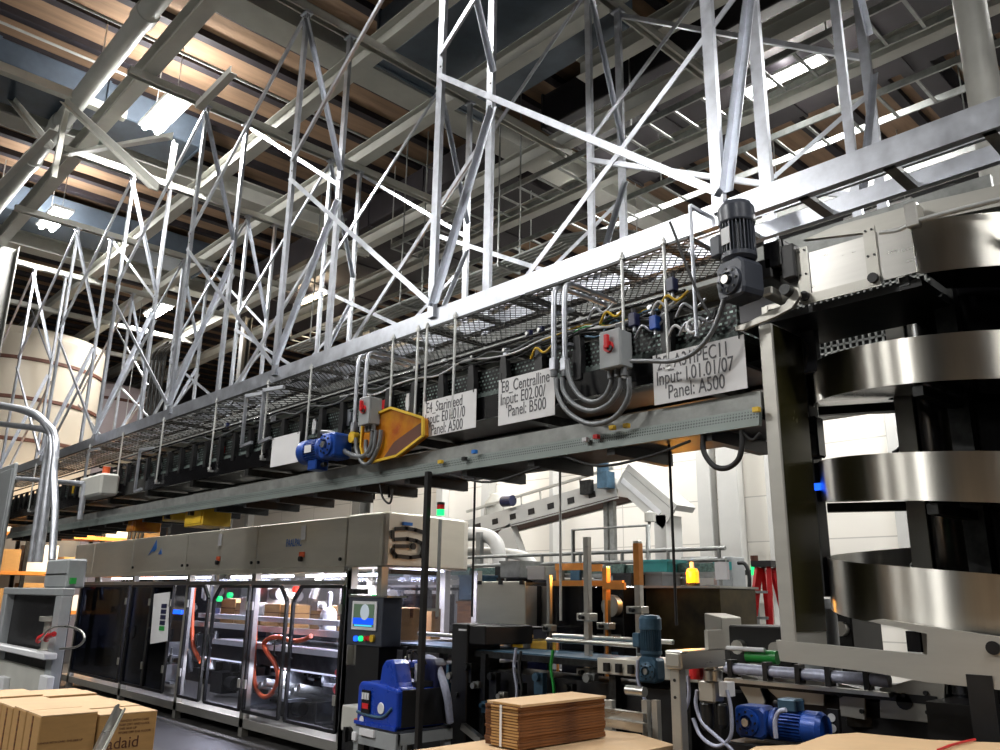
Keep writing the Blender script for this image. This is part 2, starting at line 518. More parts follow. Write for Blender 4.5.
duct(-8.4, 1.5, 8.85, 11.6, 9.3, 9.95, 'wide black box added as dark roof above the cable trays at top right', M['joist'])  # added black box standing in for the unlit roof
duct(-21.0, -9.8, 8.85, 11.8, 9.25, 9.9, 'wide black box added as dark roof above the middle of the hall', M['joist'])  # likewise an added dark box in place of unlit roof
duct(-19.3, -18.3, 1.5, 7.5, 9.3, 9.9, 'grey duct beyond the left roof lamps', M['duct'])

# thin conduit runs under the roof
for k, (x, y0, y1, z, lab) in enumerate(((-12.6, -2, 8, 9.75, 'thin pale conduit under brown boards, nearest the blue grey duct'), (-11.4, -2, 9, 9.75, 'thin pale conduit crossing the brown boards at upper left'),
                                         (-15.6, 0, 9, 9.7, 'thin pale conduit by the far left roof lamp'))):
    tag(MB().cyl((x, y0, z), (x, y1, z), 0.022, n=8).build('roof_conduit', M['white_pipe']), lab, 'conduit', 'roof conduits')

# ------------------------------------------------------------------ lamps
LAMP_LABEL = ['glaring twin high bay lamp above the upper left struts', 'glaring high bay lamp at the far left under the roof', 'long high bay lamp glowing at the upper right', 'bright lamp seen through the conveyor mesh by the back wall',
              'small lamp on the cable trays at the top middle', 'far left lamp among the crowded hanger struts', 'warm lamp behind the struts left of centre',
              'high bay lamp over the camera-side aisle, above the middle of the conveyor', 'high bay lamp over the aisle in front of the spiral conveyor', 'high bay lamp over the right of the hall', 'lamp by the back wall right of the mesh lamp', 'lamp by the back wall beyond the left machines',
              'high bay lamp behind the viewer on the left', 'high bay lamp behind the viewer on the right', 'high bay lamp by the right wall', 'high bay lamp behind the viewer, third from the right', 'high bay lamp behind the viewer, far left', 'lamp by the back wall at far right']
for i, (x, y, z, wt, warm) in enumerate(LAMPS):
    t = thing('high_bay_lamp', LAMP_LABEL[i], 'lamp', (x, y, z), 'high bay lamps')
    ln, dx = (0.62, 0.16)
    MB().box(x - ln, x + ln, y - .2, y + .2, z + .03, z + .09).build('housing', M['white_plastic'], t, bevel=.01)
    def roof(xx):
        f = (xx + 33.2) % .78
        return ZC - .12 if f < .16 or f > .77 else ZC
    for s in (-1, 1):
        MB().cyl((x - ln + .05, y + s * .1, z), (x + ln - .05, y + s * .1, z), 0.045, n=10).build('lamp_tube', M['lamp_warm'] if warm else M['lamp'], t)
        MB().bar((x + s * .45, y, z + .09), (x + s * .45, y, roof(x + s * .45)), .012, .012).build('suspension_cable', M['rod'], t)
    l = bpy.data.lights.new('lamp_light', 'AREA')
    l.shape = 'RECTANGLE'
    l.size = 1.2
    l.size_y = 0.36
    l.energy = wt
    l.spread = math.radians(170)
    l.color = (1.0, 0.80, 0.58) if warm else (1.0, 0.985, 0.96)
    o = bpy.data.objects.new('lamp_light', l)
    COL.objects.link(o)
    o.location = (0, 0, -.06)
    o.parent = t
    # light that the open-backed fitting throws on the roof
    l2 = bpy.data.lights.new('lamp_uplight', 'POINT')
    l2.energy = wt * (0.45 if i in (0, 1) else 0.03)
    l2.shadow_soft_size = 0.12
    l2.color = l.color
    o2 = bpy.data.objects.new('lamp_uplight', l2)
    COL.objects.link(o2)
    o2.location = (0, 0, .22)
    o2.parent = t

# ------------------------------------------------------------------ roof cable trays
def tray(y0, y1, z, x0, x1, label, pitch, m, top=ZC):
    t = thing('cable_tray', label, 'cable tray', ((x0 + x1) / 2, (y0 + y1) / 2, z), 'roof cable trays')
    for y in (y0, y1):
        MB().box(x0, x1, y - .015, y + .015, z, z + .1).build('side_rail', m, t)
    n = int((x1 - x0) / pitch)
    for i in range(n + 1):
        x = x0 + pitch * i
        MB().box(x - .02, x + .02, y0, y1, z + .005, z + .03).build('rung', m, t)
    for i in range(int((x1 - x0) / 3) + 1):
        MB().bar((x0 + 3 * i, y0, z + .05), (x0 + 3 * i, y0, top), .016, .016).build('hanger_rod', M['rod'], t)
    return t
tray(8.75, 9.45, 8.35, -12.5, 1.5, 'pale ladder cable tray under the roof, nearest of three', 0.45, M['galv_dull'])
tray(10.2, 10.9, 8.2, -19, 2.0, 'pale ladder cable tray under the roof, middle of three', 0.5, M['galv_dull'], 9.25)
tray(12.2, 12.9, 8.0, -21, 3.0, 'pale ladder cable tray under the roof, farthest of three', 0.5, M['galv_dull'])
for i in range(5):
    y = 8.0 + .09 * i
    tag(hose('conduit_run', [(-15, y, 6.62), (-8.2, y, 6.62), (-7.2, y, 6.62 + .02), (-6.4, y + .5, 6.62), (-6.1, y + 1.6, 6.62)], 0.03, M['galv_dull'], k=6), 'slim bent conduit run behind the hanger struts, %s of five from the front' % ORD[i], 'conduit', 'bent conduits')
for x in (-14, -11, -8.5):
    tag(MB().bar((x, 7.95, 6.57), (x, 8.42, 6.57), .04, .04).bar((x, 7.95, 6.57), (x, 7.95, ZC), .02, .02).bar((x, 8.42, 6.57), (x, 8.42, ZC), .02, .02).build('trapeze_hanger', M['galv_dull']),
        'trapeze hanger carrying the five bent conduits, %s' % {-14: 'left one', -11: 'middle one', -8.5: 'right one'}[x], 'hanger', 'trapeze hangers')

# trusses at the upper left
for k, (p, q, y) in enumerate((((0, 85), (52, 150), 2.2), ((65, 100), (50, 176), 2.6), ((66, 104), (158, 192), 2.6), ((0, 190), (58, 132), 2.0), ((60, 158), (172, 140), 3.0), ((172, 142), (165, 188), 4.2), ((230, 72), (195, 108), 3.4), ((0, 65), (72, 94), None))):
    if y is None:
        struct('ceiling_crossbeam', MB().bar((-12.9, 0.5, 9.2), (-12.9, 3.6, 9.2), .14, .14), M['beam'])
        continue
    a, b = at(*p, y=y), at(*q, y=y)
    struct('ceiling_brace', MB().angle(a, b, .09, .012), M['beam'])

# ================================================================== hanger struts and braces
ROWS = [(4.0, 'front row'), (4.62, 'second row'), (6.1, 'third row'), (6.65, 'rear row')]
for r, (y, rn) in enumerate(ROWS):
    for i, x in enumerate(STX):
        z0 = 3.9 if r < 2 else 4.55
        o = thing('hanger_strut', 'galvanized hanger strut in the %s, %s from the right' % (rn, ORD[i]), 'strut', (x, y, z0), 'galvanized hanger struts')
        wd = (.078, .085, .075, .085)[r]
        MB().chan((x, y, z0), (x, y, 8.46), wd, .042, .006, (0, 1, 0)).build('channel', M['galv'], o)
        if r < 2:
            for zb in (6.2, 6.32, 6.45):
                MB().cyl((x + .015, y - .004, zb), (x + .015, y + .004, zb), .011, n=8).build('bolt', M['dark_steel'], o)
        MB().box(x - .07, x + .07, y - .03, y + .07, 8.44, 8.47).build('top_plate', M['galv'], o)
bc = {}
def brace(p, q, where, w=.05, m='galv', ln=None):
    k = bc[where] = bc.get(where, 0) + 1
    d = Vector(q) - Vector(p)
    o = MB().angle(p, q, w, .006, (0, 1, 0) if abs(d.y) < .05 else (1, 0, 0)).build('cross_brace', M[m])
    tag(o, 'galvanized angle brace, %s, %s from the right' % (where, ORD[k - 1]), 'brace', 'galvanized cross braces')
ZM = 6.35
for i in range(len(STX)):
    x = STX[i]
    xl = STX[i + 1] if i + 1 < len(STX) else x - 2.85
    for y, front in ((3.97, True), (4.66, False), (6.07, True), (6.7, False)):
        zb = 4.0 if y < 5 else 4.75
        rn = {3.97: 'front row', 4.66: 'second row', 6.07: 'third row', 6.7: 'rear row'}[y]
        if front:
            brace((x, y, 8.4), (xl, y, ZM + .1), 'upper ' + rn)
            brace((xl, y, ZM - .15), (x, y, zb), 'lower ' + rn)
        else:
            if i % 2 == 0:
                brace((xl, y, 8.4), (x, y, ZM), 'upper ' + rn)
            brace((x, y, ZM - .3), (xl, y, zb), 'lower ' + rn)
    brace((x + .05, 4.0, 8.35), (x + .05, 4.62, ZM + .2), 'upper tie between front and second rows')
    brace((x + .05, 4.62, ZM - .2), (x + .05, 4.0, 4.0), 'lower tie between front and second rows', .06)
    brace((x + .05, 6.1, 8.35), (x + .05, 6.65, ZM + .2), 'upper tie between third and rear rows')
    brace((x + .05, 6.65, ZM - .2), (x + .05, 6.1, 4.8), 'lower tie between third and rear rows')
# second overhead line carried by the two back rows
t = thing('rear_overhead_conveyor', 'second overhead conveyor line hung behind the front one', 'conveyor', (-11, 6.4, 4.3))
MB().box(-20, -1.4, 6.08, 6.14, 4.4, 4.6).build('side_rail', M['galv_dull'], t)
MB().box(-20, -1.4, 6.62, 6.68, 4.4, 4.6).build('side_rail', M['galv_dull'], t)
MB().box(-20, -1.4, 6.14, 6.62, 4.46, 4.5).build('belt', M['belt'], t)
for i in range(24):
    MB().box(-19.8 + .78 * i, -19.75 + .78 * i, 6.1, 6.66, 4.36, 4.41).build('cross_bar', M['dark_steel'], t)

# ================================================================== overhead ladder frame, mesh, conveyors
X0, X1 = -20.2, 0.6
t = thing('overhead_ladder_frame', 'long galvanized ladder frame on top of the overhead conveyor', 'frame', (-9.8, 4.3, 3.83))
MB().chan((X0, 4.03, 3.905), (X1, 4.03, 3.905), .15, .055, .008, (0, 1, 0)).build('side_rail', M['galv'], t)
MB().chan((X0, 4.38, 3.88), (X1, 4.38, 3.88), .10, .045, .008, (0, 1, 0)).build('side_rail', M['galv'], t)
MB().bar((X0, 4.63, 4.12), (X1, 4.63, 4.12), .03, .03).build('rear_rail', M['galv'], t)
x = X1 - .1
while x > X0:
    MB().chan((x, 4.05, 3.83), (x, 4.38, 3.83), .06, .03, .005, (0, 0, 1)).build('rung', M['galv_dull'], t)
    x -= 0.47

def lattice(mb, x0, x1, y0, y1, z, pitch, w):
    dy = y1 - y0
    n = int((x1 - x0 + dy) / pitch)
    for i in range(n + 1):
        for s in (1, -1):
            xa = x0 - dy + i * pitch if s == 1 else x0 + i * pitch
            pa, pb = (xa, y0), (xa + s * dy, y1)
            # clip
            def cl(p, q):
                (ax, ay), (bx, by) = p, q
                if ax < x0:
                    f = (x0 - ax) / (bx - ax) if bx != ax else 0
                    ax, ay = x0, ay + (by - ay) * f
                if ax > x1:
                    f = (x1 - ax) / (bx - ax) if bx != ax else 0
                    ax, ay = x1, ay + (by - ay) * f
                return ax, ay
            if max(pa[0], pb[0]) <= x0 or min(pa[0], pb[0]) >= x1:
                continue
            a, b = cl(pa, pb), cl(pb, pa)
            if abs(a[0] - b[0]) < .01:
                continue
            mb.bar((a[0], a[1], z), (b[0], b[1], z), w, w)
    return mb

segs = [(-3.95, -2.55), (-5.08, -4.0), (-6.4, -5.12), (-7.72, -6.45), (-10.5, -7.8), (-13.3, -10.6), (-16.2, -13.45), (-19.9, -16.35)]
for i, (a, b) in enumerate(segs):
    t = thing('mesh_guard', 'dark wire mesh guard under the ladder frame, %s from the right' % ORD[i], 'mesh guard', ((a + b) / 2, 4.3, 3.76), 'mesh guards under the ladder')
    pt = .06 if i < 4 else .14
    lattice(MB(), a, b, 3.98, 4.62, 3.785, pt, .0055 if i < 4 else .008).build('wire_mesh', M['dark_steel'], t)
    e = MB()
    for p, q in (((a, 3.98), (b, 3.98)), ((a, 4.62), (b, 4.62)), ((a, 3.98), (a, 4.62)), ((b, 3.98), (b, 4.62))):
        e.bar((p[0], p[1], 3.79), (q[0], q[1], 3.79), .02, .02)
    e.build('mesh_border', M['dark_steel'], t)

# the main overhead conveyor
def chain_mat():
    m = mat('chain plates', (0.1, 0.17, 0.15), 0.4, 0.4, 0.3, 12)
    nt = m.node_tree
    tc = nt.nodes.new('ShaderNodeTexCoord')
    mp = nt.nodes.new('ShaderNodeMapping')
    mp.inputs['Rotation'].default_value = (math.pi / 2, 0, 0)
    br = nt.nodes.new('ShaderNodeTexBrick')
    br.offset = 0.5
    br.inputs['Scale'].default_value = 1.0
    br.inputs['Brick Width'].default_value = 0.038
    br.inputs['Row Height'].default_value = 0.03
    br.inputs['Mortar Size'].default_value = 0.009
    br.inputs['Color1'].default_value = (0.42, 0.56, 0.51, 1)
    br.inputs['Color2'].default_value = (0.06, 0.10, 0.09, 1)
    br.inputs['Mortar'].default_value = (0.006, 0.006, 0.007, 1)
    vo = nt.nodes.new('ShaderNodeTexNoise')
    vo.inputs['Scale'].default_value = 9
    vo.inputs['Detail'].default_value = 5
    mx = nt.nodes.new('ShaderNodeMix')
    mx.data_type = 'RGBA'
    mx.blend_type = 'MULTIPLY'
    mx.inputs['Factor'].default_value = 0.8
    L = nt.links.new
    L(tc.outputs['Object'], mp.inputs['Vector'])
    L(mp.outputs['Vector'], br.inputs['Vector'])
    L(tc.outputs['Object'], vo.inputs['Vector'])
    L(br.outputs['Color'], mx.inputs[6])
    cr = nt.nodes.new('ShaderNodeValToRGB')
    cr.color_ramp.elements[0].position = .42
    cr.color_ramp.elements[0].color = (.05, .05, .05, 1)
    cr.color_ramp.elements[1].position = .6
    cr.color_ramp.elements[1].color = (1, 1, 1, 1)
    L(vo.outputs['Fac'], cr.inputs['Fac'])
    L(cr.outputs['Color'], mx.inputs[7])
    L(mx.outputs[2], nt.nodes['Principled BSDF'].inputs['Base Color'])
    return m
M['chain'] = chain_mat()
t = thing('overhead_conveyor', 'long black overhead conveyor running left from the spiral infeed', 'conveyor', (-11, 4.3, 2.93))
MB().prof((-20, 4.0, 2.93), (-2.3, 4.0, 2.93), [(0, 0), (-.03, 0), (-.03, .03), (-.015, .04), (-.015, .13), (-.03, .15), (-.03, .17), (0, .17)]).build('side_frame', M['black_gloss'], t)
MB().box(-20, -2.3, 4.58, 4.63, 2.93, 3.12).build('side_frame', M['black'], t)
MB().box(-20, -2.3, 4.02, 4.6, 2.95, 2.97).build('bottom_pan', M['black'], t)
MB().box(-20, -2.3, 4.05, 4.55, 3.11, 3.15).build('belt', M['belt'], t)
MB().box(-20, -2.3, 4.055, 4.085, 3.15, 3.33).build('chain_side', M['chain'], t)
MB().box(-20, -2.3, 4.50, 4.53, 3.15, 3.30).build('chain_side', M['chain'], t)
for y, z in ((3.99, 3.46), (4.6, 3.46), (4.02, 3.37)):
    MB().cyl((-20, y, z), (-2.6, y, z), .013, n=8).build('guide_rod', M['black_gloss'], t)
x = -2.75
k = 0
while x > -19.9:
    MB().prism([(x - .03, 3.985, 3.06), (x + .03, 3.985, 3.06), (x + .04, 3.985, 3.22), (x + .025, 3.985, 3.37), (x - .025, 3.985, 3.37), (x - .04, 3.985, 3.22)], (0, .05, 0)).build('guide_bracket', M['black'], t)
    x -= .36
for x in [-2.6 - 1.39 * i for i in range(12)]:
    MB().box(x - .04, x + .04, 4.0, 4.62, 2.86, 2.93).build('cross_member', M['dark_steel'], t)
# small bits along the chain: clips, tags and sensors on the conveyor side
cl = [('red', -4.95), ('galv', -4.6), ('red', -5.75), ('white_plastic', -5.4), ('galv', -6.3), ('white_plastic', -6.9), ('yellow', -7.15), ('red', -8.9), ('galv', -9.6), ('white_plastic', -10.7), ('red', -11.9), ('galv', -12.8), ('yellow', -14.2)]
for m, x in cl:
    MB().box(x - .035, x + .035, 4.035, 4.055, 3.19, 3.27).box(x - .02, x + .02, 4.03, 4.05, 3.15, 3.3).build('chain_clip', M[m], t)

# hanger rods between ladder frame and conveyor
rods = [-2.72, -3.05, -4.72, -5.08, -5.2, -5.55, -6.9, -7.77, -9.0, -10.55, -12.0, -13.4, -15, -16.3, -18]
for i, x in enumerate(rods):
    t = thing('hanger_rod', 'thin zinc rod holding the black conveyor, %s from the right' % ORD[i], 'rod', (x, 3.96, 2.98), 'conveyor hanger rods')
    MB().cyl((x, 3.96, 2.98), (x, 3.96, 3.84), .011, n=8).build('rod', M['rod'], t)
    MB().cyl((x, 3.96, 3.0), (x, 3.96, 3.03), .022, n=6).build('nut', M['rod'], t)
    MB().cyl((x, 3.96, 3.79), (x, 3.96, 3.82), .022, n=6).build('nut', M['rod'], t)
    MB().box(x - .02, x + .02, 3.95, 4.0, 2.98, 3.0).build('foot_plate', M['rod'], t)

# lower conveyor
def perf(name):
    m = mat(name, (0.10, 0.12, 0.11), 0.5, 0.3, 0.2, 8)
    nt = m.node_tree
    tc = nt.nodes.new('ShaderNodeTexCoord')
    vo = nt.nodes.new('ShaderNodeTexVoronoi')
    vo.inputs['Scale'].default_value = 55
    vo.inputs['Randomness'].default_value = 0.0
    cr = nt.nodes.new('ShaderNodeValToRGB')
    cr.color_ramp.elements[0].position = 0.28
    cr.color_ramp.elements[0].color = (0.012, 0.018, 0.016, 1)
    cr.color_ramp.elements[1].position = 0.36
    cr.color_ramp.elements[1].color = (0.13, 0.155, 0.145, 1)
    nt.links.new(tc.outputs['Object'], vo.inputs['Vector'])
    nt.links.new(vo.outputs['Distance'], cr.inputs['Fac'])
    nt.links.new(cr.outputs['Color'], nt.nodes['Principled BSDF'].inputs['Base Color'])
    return m
M['perf'] = perf('perforated guard')
t = thing('lower_overhead_conveyor', 'galvanized lower overhead conveyor with perforated side guard', 'conveyor', (-9.5, 4.3, 2.5))
MB().prof((-17.5, 4.0, 2.66), (-2.16, 4.0, 2.66), [(0, 0), (-.05, 0), (-.05, .02), (-.03, .03), (-.03, .075), (-.06, .085), (-.06, .10), (0, .10)]).build('side_rail', M['galv_dull'], t)
MB().box(-17.5, -2.16, 4.58, 4.63, 2.62, 2.76).build('side_rail', M['galv_dull'], t)
MB().prof((-17.5, 3.99, 2.57), (-2.16, 3.99, 2.57), [(.03, -.01), (.0, -.01), (-.02, .085), (.01, .09)]).build('perforated_guard', M['perf'], t)
MB().box(-17.5, -2.16, 4.0, 4.6, 2.60, 2.615).build('bottom_pan', M['black'], t)
MB().box(-17.5, -2.16, 4.03, 4.57, 2.70, 2.73).build('belt', M['stain_dull'], t)
MB().box(-17.5, -2.16, 4.3, 4.33, 2.73, 2.78).build('divider', M['dark_steel'], t)
for i in range(22):
    x = -2.5 - .7 * i
    MB().box(x - .03, x + .03, 3.99, 4.62, 2.52, 2.60).build('cross_member', M['black'], t)
for u, v, m in ((613, 428, 'yellow'), (627, 426, 'yellow'), (475, 452, 'blue_tape'), (441, 462, 'yellow'), (597, 437, 'red'), (586, 440, 'white_plastic'), (465, 459, 'black'), (757, 410, 'yellow')):
    p = at(u, v, y=3.95)
    MB().box(p.x - .018, p.x + .018, 3.93, 3.96, p.z - .012, p.z + .014).build('sensor_tag', M[m], t)
# cables sagging below the lower conveyor
for i, pts in enumerate([((703, 437), (704, 452), (714, 466), (727, 468), (738, 460), (742, 446), (742, 434)), ((742, 434), (752, 440), (760, 436)), ((380, 488), (383, 498), (390, 503), (393, 492)), ((560, 458), (600, 466), (650, 456), (690, 444)), ((450, 478), (490, 482), (540, 470))]):
    hose('sagging_cable', [at(u, v - (3 if k in (0, len(pts) - 1) else 0), y=3.985) for k, (u, v) in enumerate(pts)], .016 if i in (0,) else .009, M['rubber'], ['black cable loop hanging below the lower conveyor by the frame post', 'thin black wire tail beside the hanging cable loop', 'small black wire loop above the machine hood', 'black wire drooping under the lower conveyor, right of centre', 'black wire drooping under the lower conveyor above the stack light'][i], 'cable', 'sagging cables')

# two thin wires dropping from the lower conveyor to the machines
for u, v, vv, lab in ((669, 442, 592, 'black vertical cable dropping right of the inclined conveyor'), (560, 470, 600, 'thin rod dropping in front of the inclined conveyor'), (475, 478, 560, 'thin rod dropping left of the inclined conveyor'), (390, 480, 515, 'black conduit dropping onto the hood tower'), (375, 482, 516, 'thin black conduit left of the one on the hood tower')):
    a = at(u, v, y=4.3)
    z1 = 1.5 if vv > 540 else 2.49
    tag(MB().cyl((a.x, 4.3, z1), (a.x, 4.3, 2.6), .013 if u == 390 else .009, n=8).build('drop_cable', M['rubber'] if u != 560 else M['rod']), lab, 'cable')

# ------------------------------------------------------------------ signs hung on the conveyor
def lettering(txt, x, y, z, size, m, parent, shear=0.0):
    c = bpy.data.curves.new('lettering', 'FONT')
    c.body = txt
    c.size = size
    c.extrude = 0.0008
    c.space_character = 1.0
    tmp = bpy.data.objects.new('tmp', c)
    COL.objects.link(tmp)
    dg = bpy.context.evaluated_depsgraph_get()
    me = bpy.data.meshes.new_from_object(tmp.evaluated_get(dg))
    bpy.data.objects.remove(tmp)
    vs = [(x + v.co.x * .66, y - v.co.z, z + v.co.y) for v in me.vertices]
    fs = [tuple(p.vertices) for p in me.polygons]
    o = MB().add(vs, fs).build('lettering', m, parent)
    bpy.data.meshes.remove(me)
    return o
SIGN = [((-2.83, -2.21), (2.775, 3.085), ['25_A31IPEC11', 'Input: I.01.01/07', 'Panel: A500'], 'white card sign reading Panel: A500 next to the frame post'),
        ((-4.2, -3.645), (2.84, 3.18), ['E8_Centralline', 'Input: E02.00/', 'Panel: B500'], 'white card sign reading Panel: B500 hung on the conveyor'),
        ((-5.075, -4.445), (2.865, 3.16), ['E4_Starinfeed', 'Input: E01.01/0', 'Panel: A500'], 'white card sign reading Panel: A500 beside the amber chute'),
        ((-7.56, -7.02), (2.88, 3.18), [], 'plain white card sign behind the blue overhead motor')]
for (xa, xb), (za, zb), lines, lab in SIGN:
    y = 3.955
    t = thing('hanging_sign', lab, 'sign', ((xa + xb) / 2, y, za), 'white signs on the conveyor')
    MB().box(xa, xb, y, y + .004, za, zb).build('card', M['paper'], t)
    for x in (xa + .03, xb - .03):
        MB().bar((x, y - .003, zb - .02), (x, y - .003, zb + .05), .006, .004).build('cable_tie', M['rubber'], t)
    for i, l in enumerate(lines):
        lettering(l, xa + (.03, .02, .10)[i], y - .0015, zb - .10 - .093 * i, .122, M['ink'], t)

# ------------------------------------------------------------------ switch boxes with conduits
def switch_box(x, z, w, h, lab):
    t = thing('isolator_switch', lab, 'switch box', (x, 3.86, z), 'isolator switch boxes')
    MB().box(x - w / 2, x + w / 2, 3.80, 3.92, z, z + h).build('enclosure', M['grey_paint'], t, bevel=.008)
    MB().box(x - w / 2 - .004, x + w / 2 + .004, 3.785, 3.80, z - .004, z + h + .004).build('lid', M['grey_paint'], t, bevel=.006)
    kn = MB().cyl((x, 3.785, z + h * .55), (x, 3.77, z + h * .55), .036, n=18).build('dial', M['red'], t)
    MB().box(x - .014, x + .016, 3.745, 3.772, z + h * .48, z + h * .86).build('handle', M['red'], kn, bevel=.004)
    MB().cyl((x + .02, 3.77, z + h * .48), (x + .02, 3.76, z + h * .48), .018, n=12).build('lock_hole', M['black'], kn)
    for i in (-1, 0, 1):
        MB().cyl((x + i * w * .32, 3.86, z - .05), (x + i * w * .32, 3.86, z + .002), .022, n=10).build('cable_gland', M['conduit'], t)
    MB().box(x - .03, x + .03, 3.92, 3.985, z + h * .5, z + h * .5 + .04).build('mounting_bracket', M['dark_steel'], t)
    return t
switch_box(-3.03, 3.02, .155, .235, 'grey switch box with red handle between the two right signs')
switch_box(-5.68, 3.035, .15, .235, 'grey switch box with red handle beside the amber chute')
pc = lambda u, v, y=3.87: at(u, v, y=y)
for i, (pts, m) in enumerate([([(556, 378), (558, 395), (568, 412), (590, 424), (614, 418), (628, 398), (629, 378)], 'conduit'),
                              ([(562, 378), (564, 392), (575, 405), (592, 411), (609, 404), (619, 390), (621, 378)], 'conduit'),
                              ([(567, 360), (570, 380), (580, 396), (593, 402), (605, 396), (611, 384), (612, 376)], 'conduit')]):
    hose('flexible_conduit', [pc(u, v) for u, v in pts], .017, M[m], 'grey flexible conduit loop under the right switch box, %s of three' % ['outer', 'middle', 'inner'][i], 'conduit', 'flexible conduit loops')
for i, (pts, r) in enumerate([([(356, 438), (357, 452), (364, 464), (372, 460), (379, 445), (381, 430)], .018), ([(366, 440), (366, 450), (369, 456), (374, 448), (376, 430)], .018), ([(322, 432), (334, 434), (341, 448), (352, 455), (364, 456), (371, 446), (373, 430)], .022)]):
    hose('flexible_conduit', [pc(u, v) for u, v in pts], r, M['conduit'], ['grey flexible conduit loop under the left switch box, outer one', 'grey flexible conduit loop under the left switch box, inner one', 'grey flexible conduit from the blue motor to the left switch box'][i], 'conduit', 'flexible conduit loops')
def riser(us, vtop, vbot, labs):
    for u, lab in zip(us, labs):
        a, b = pc(u, vtop, 3.93), pc(u, vbot, 3.93)
        t = thing('rigid_conduit', lab, 'conduit', (b.x, 3.93, b.z), 'rigid conduit risers')
        MB().tube(smooth_path([(b.x, 3.93, b.z), (b.x, 3.93, 3.2), (b.x, 3.93, 3.62), (b.x, 3.96, 3.74), (b.x, 4.1, 3.765), (b.x, 4.5, 3.765)], 5), .019, 10).build('pipe_run', M['galv'], t)
        MB().box(b.x - .026, b.x + .026, 3.905, 3.955, b.z - .02, b.z + .07).build('fitting', M['galv'], t, bevel=.006)
        MB().cyl((b.x, 3.93, b.z - .06), (b.x, 3.93, b.z - .01), .024, n=10).build('cable_gland', M['conduit'], t)
        for z in (3.3, 3.55):
            MB().box(b.x - .03, b.x + .03, 3.95, 4.0, z, z + .02).build('clamp', M['galv'], t)
riser((554, 565), 270, 368, ('left galvanized conduit riser crossing the mesh near the right switch', 'right galvanized conduit riser crossing the mesh near the right switch'))
riser((354, 363), 350, 430, ('left galvanized conduit riser beside the left switch box', 'right galvanized conduit riser beside the left switch box'))
hose('power_cable', [at(u, v, y=3.8) for u, v in ((631, 361), (650, 361), (672, 361), (692, 354), (708, 338), (718, 318), (724, 300), (728, 284), (731, 268))], .014, M['conduit'], 'grey power cable swooping from the switch to the vertical gearmotor', 'cable')
hose('control_wire', [at(u, v, y=3.82) for u, v in ((670, 222), (678, 243), (690, 275), (701, 300), (713, 318), (716, 310))], .009, M['rubber'], 'thin black wire hanging from the ladder frame left of the gearmotor', 'cable')
a = at(690, 205, y=3.9)
tag(MB().cyl((a.x, 3.9, 3.12), (a.x, 3.9, 3.95), .012, n=8).bar((a.x, 3.9, 3.95), (a.x, 4.03, 3.95), .02, .02).build('drop_rod', M['galv']), 'bright bent rod dropping from the ladder frame left of the gearmotor', 'rod')

# ------------------------------------------------------------------ motors
def gearmotor(name, lab, T, body, fan, box, group='geared motors', plate=True):
    """built along local +z (gearbox at 0, fan cover at top), output shaft along local -y, then placed by T"""
    loc = T @ Vector((0, 0, 0))
    t = thing(name, lab, 'motor', loc, group)
    mk = lambda mb, nm, m, par=None, bv=0: mb.xf(T).build(nm, m, par or t, bevel=bv)
    gb = mk(MB().prism([(-.085, -.09, -.10), (.085, -.09, -.10), (.1, -.09, -.06), (.1, -.09, .09), (.07, -.09, .13), (-.07, -.09, .13), (-.1, -.09, .09), (-.1, -.09, -.06)], (0, .17, 0)), 'gearbox', body, bv=.012)
    mk(MB().lathe((0, -.09, 0), [(.082, 0), (.082, .018), (.06, .024), (.045, .03), (.045, .012)], (0, -1, 0)), 'output_flange', body, gb)
    mk(MB().cyl((0, -.1, 0), (0, -.135, 0), .026, n=14), 'output_shaft', M['stain'], gb)
    for i in range(8):
        a = i * math.pi / 4
        b = MB().cyl((.064 * math.cos(a), -.108, .064 * math.sin(a)), (.064 * math.cos(a), -.12, .064 * math.sin(a)), .008, n=6)
        mk(b, 'flange_bolt', M['dark_steel'], gb)
    mk(MB().lathe((0, 0, .13), [(.085, 0), (.1, .02), (.1, .045), (.08, .05)]), 'motor_flange', body)
    f = MB().lathe((0, 0, .17), [(.072, 0), (.072, .2)])
    for i in range(28):
        a = 2 * math.pi * i / 28
        c, s = math.cos(a), math.sin(a)
        f.bar((.082 * c, .082 * s, .175), (.082 * c, .082 * s, .365), .007, .03, (c, s, 0))
    mk(f, 'finned_body', body)
    mk(MB().lathe((0, 0, .36), [(.1, 0), (.104, .01), (.104, .10), (.085, .13), (.03, .135), (.0, .135)]), 'fan_cover', fan, None)
    mk(MB().box(-.165, -.085, -.06, .06, .2, .33), 'terminal_box', box, bv=.008)
    mk(MB().cyl((-.125, 0, .15), (-.125, 0, .2), .018, n=10), 'cable_gland', M['rubber'])
    if plate:
        mk(MB().box(-.03, .03, -.104, -.1, .22, .32), 'rating_plate', M['white_plastic'])
    return t
m0 = at(741, 284, y=3.86)
T = Matrix.Translation((m0.x, 3.86, m0.z)) @ Matrix.Rotation(math.radians(-12), 4, 'Z') @ Matrix.Scale(.98, 4)
gearmotor('gearmotor', 'dark blue grey vertical gearmotor beside the spiral infeed panel', T, M['mid_grey'], M['mid_grey'], M['mid_grey'])
m1 = at(333, 446, y=3.82)
T = Matrix.Translation((m1.x, 3.86, m1.z)) @ Matrix.Rotation(math.radians(-90), 4, 'Y') @ Matrix.Rotation(math.radians(180), 4, 'X') @ Matrix.Scale(1.0, 4)
T = Matrix.Translation((m1.x, 3.86, m1.z)) @ Matrix(((0, 0, -1, 0), (0, 1, 0, 0), (1, 0, 0, 0), (0, 0, 0, 1))) @ Matrix.Scale(1.12, 4)
gearmotor('gearmotor', 'bright blue gearmotor under the overhead conveyor by the plain sign', T, M['blue_motor'], M['blue_motor'], M['blue_motor'])

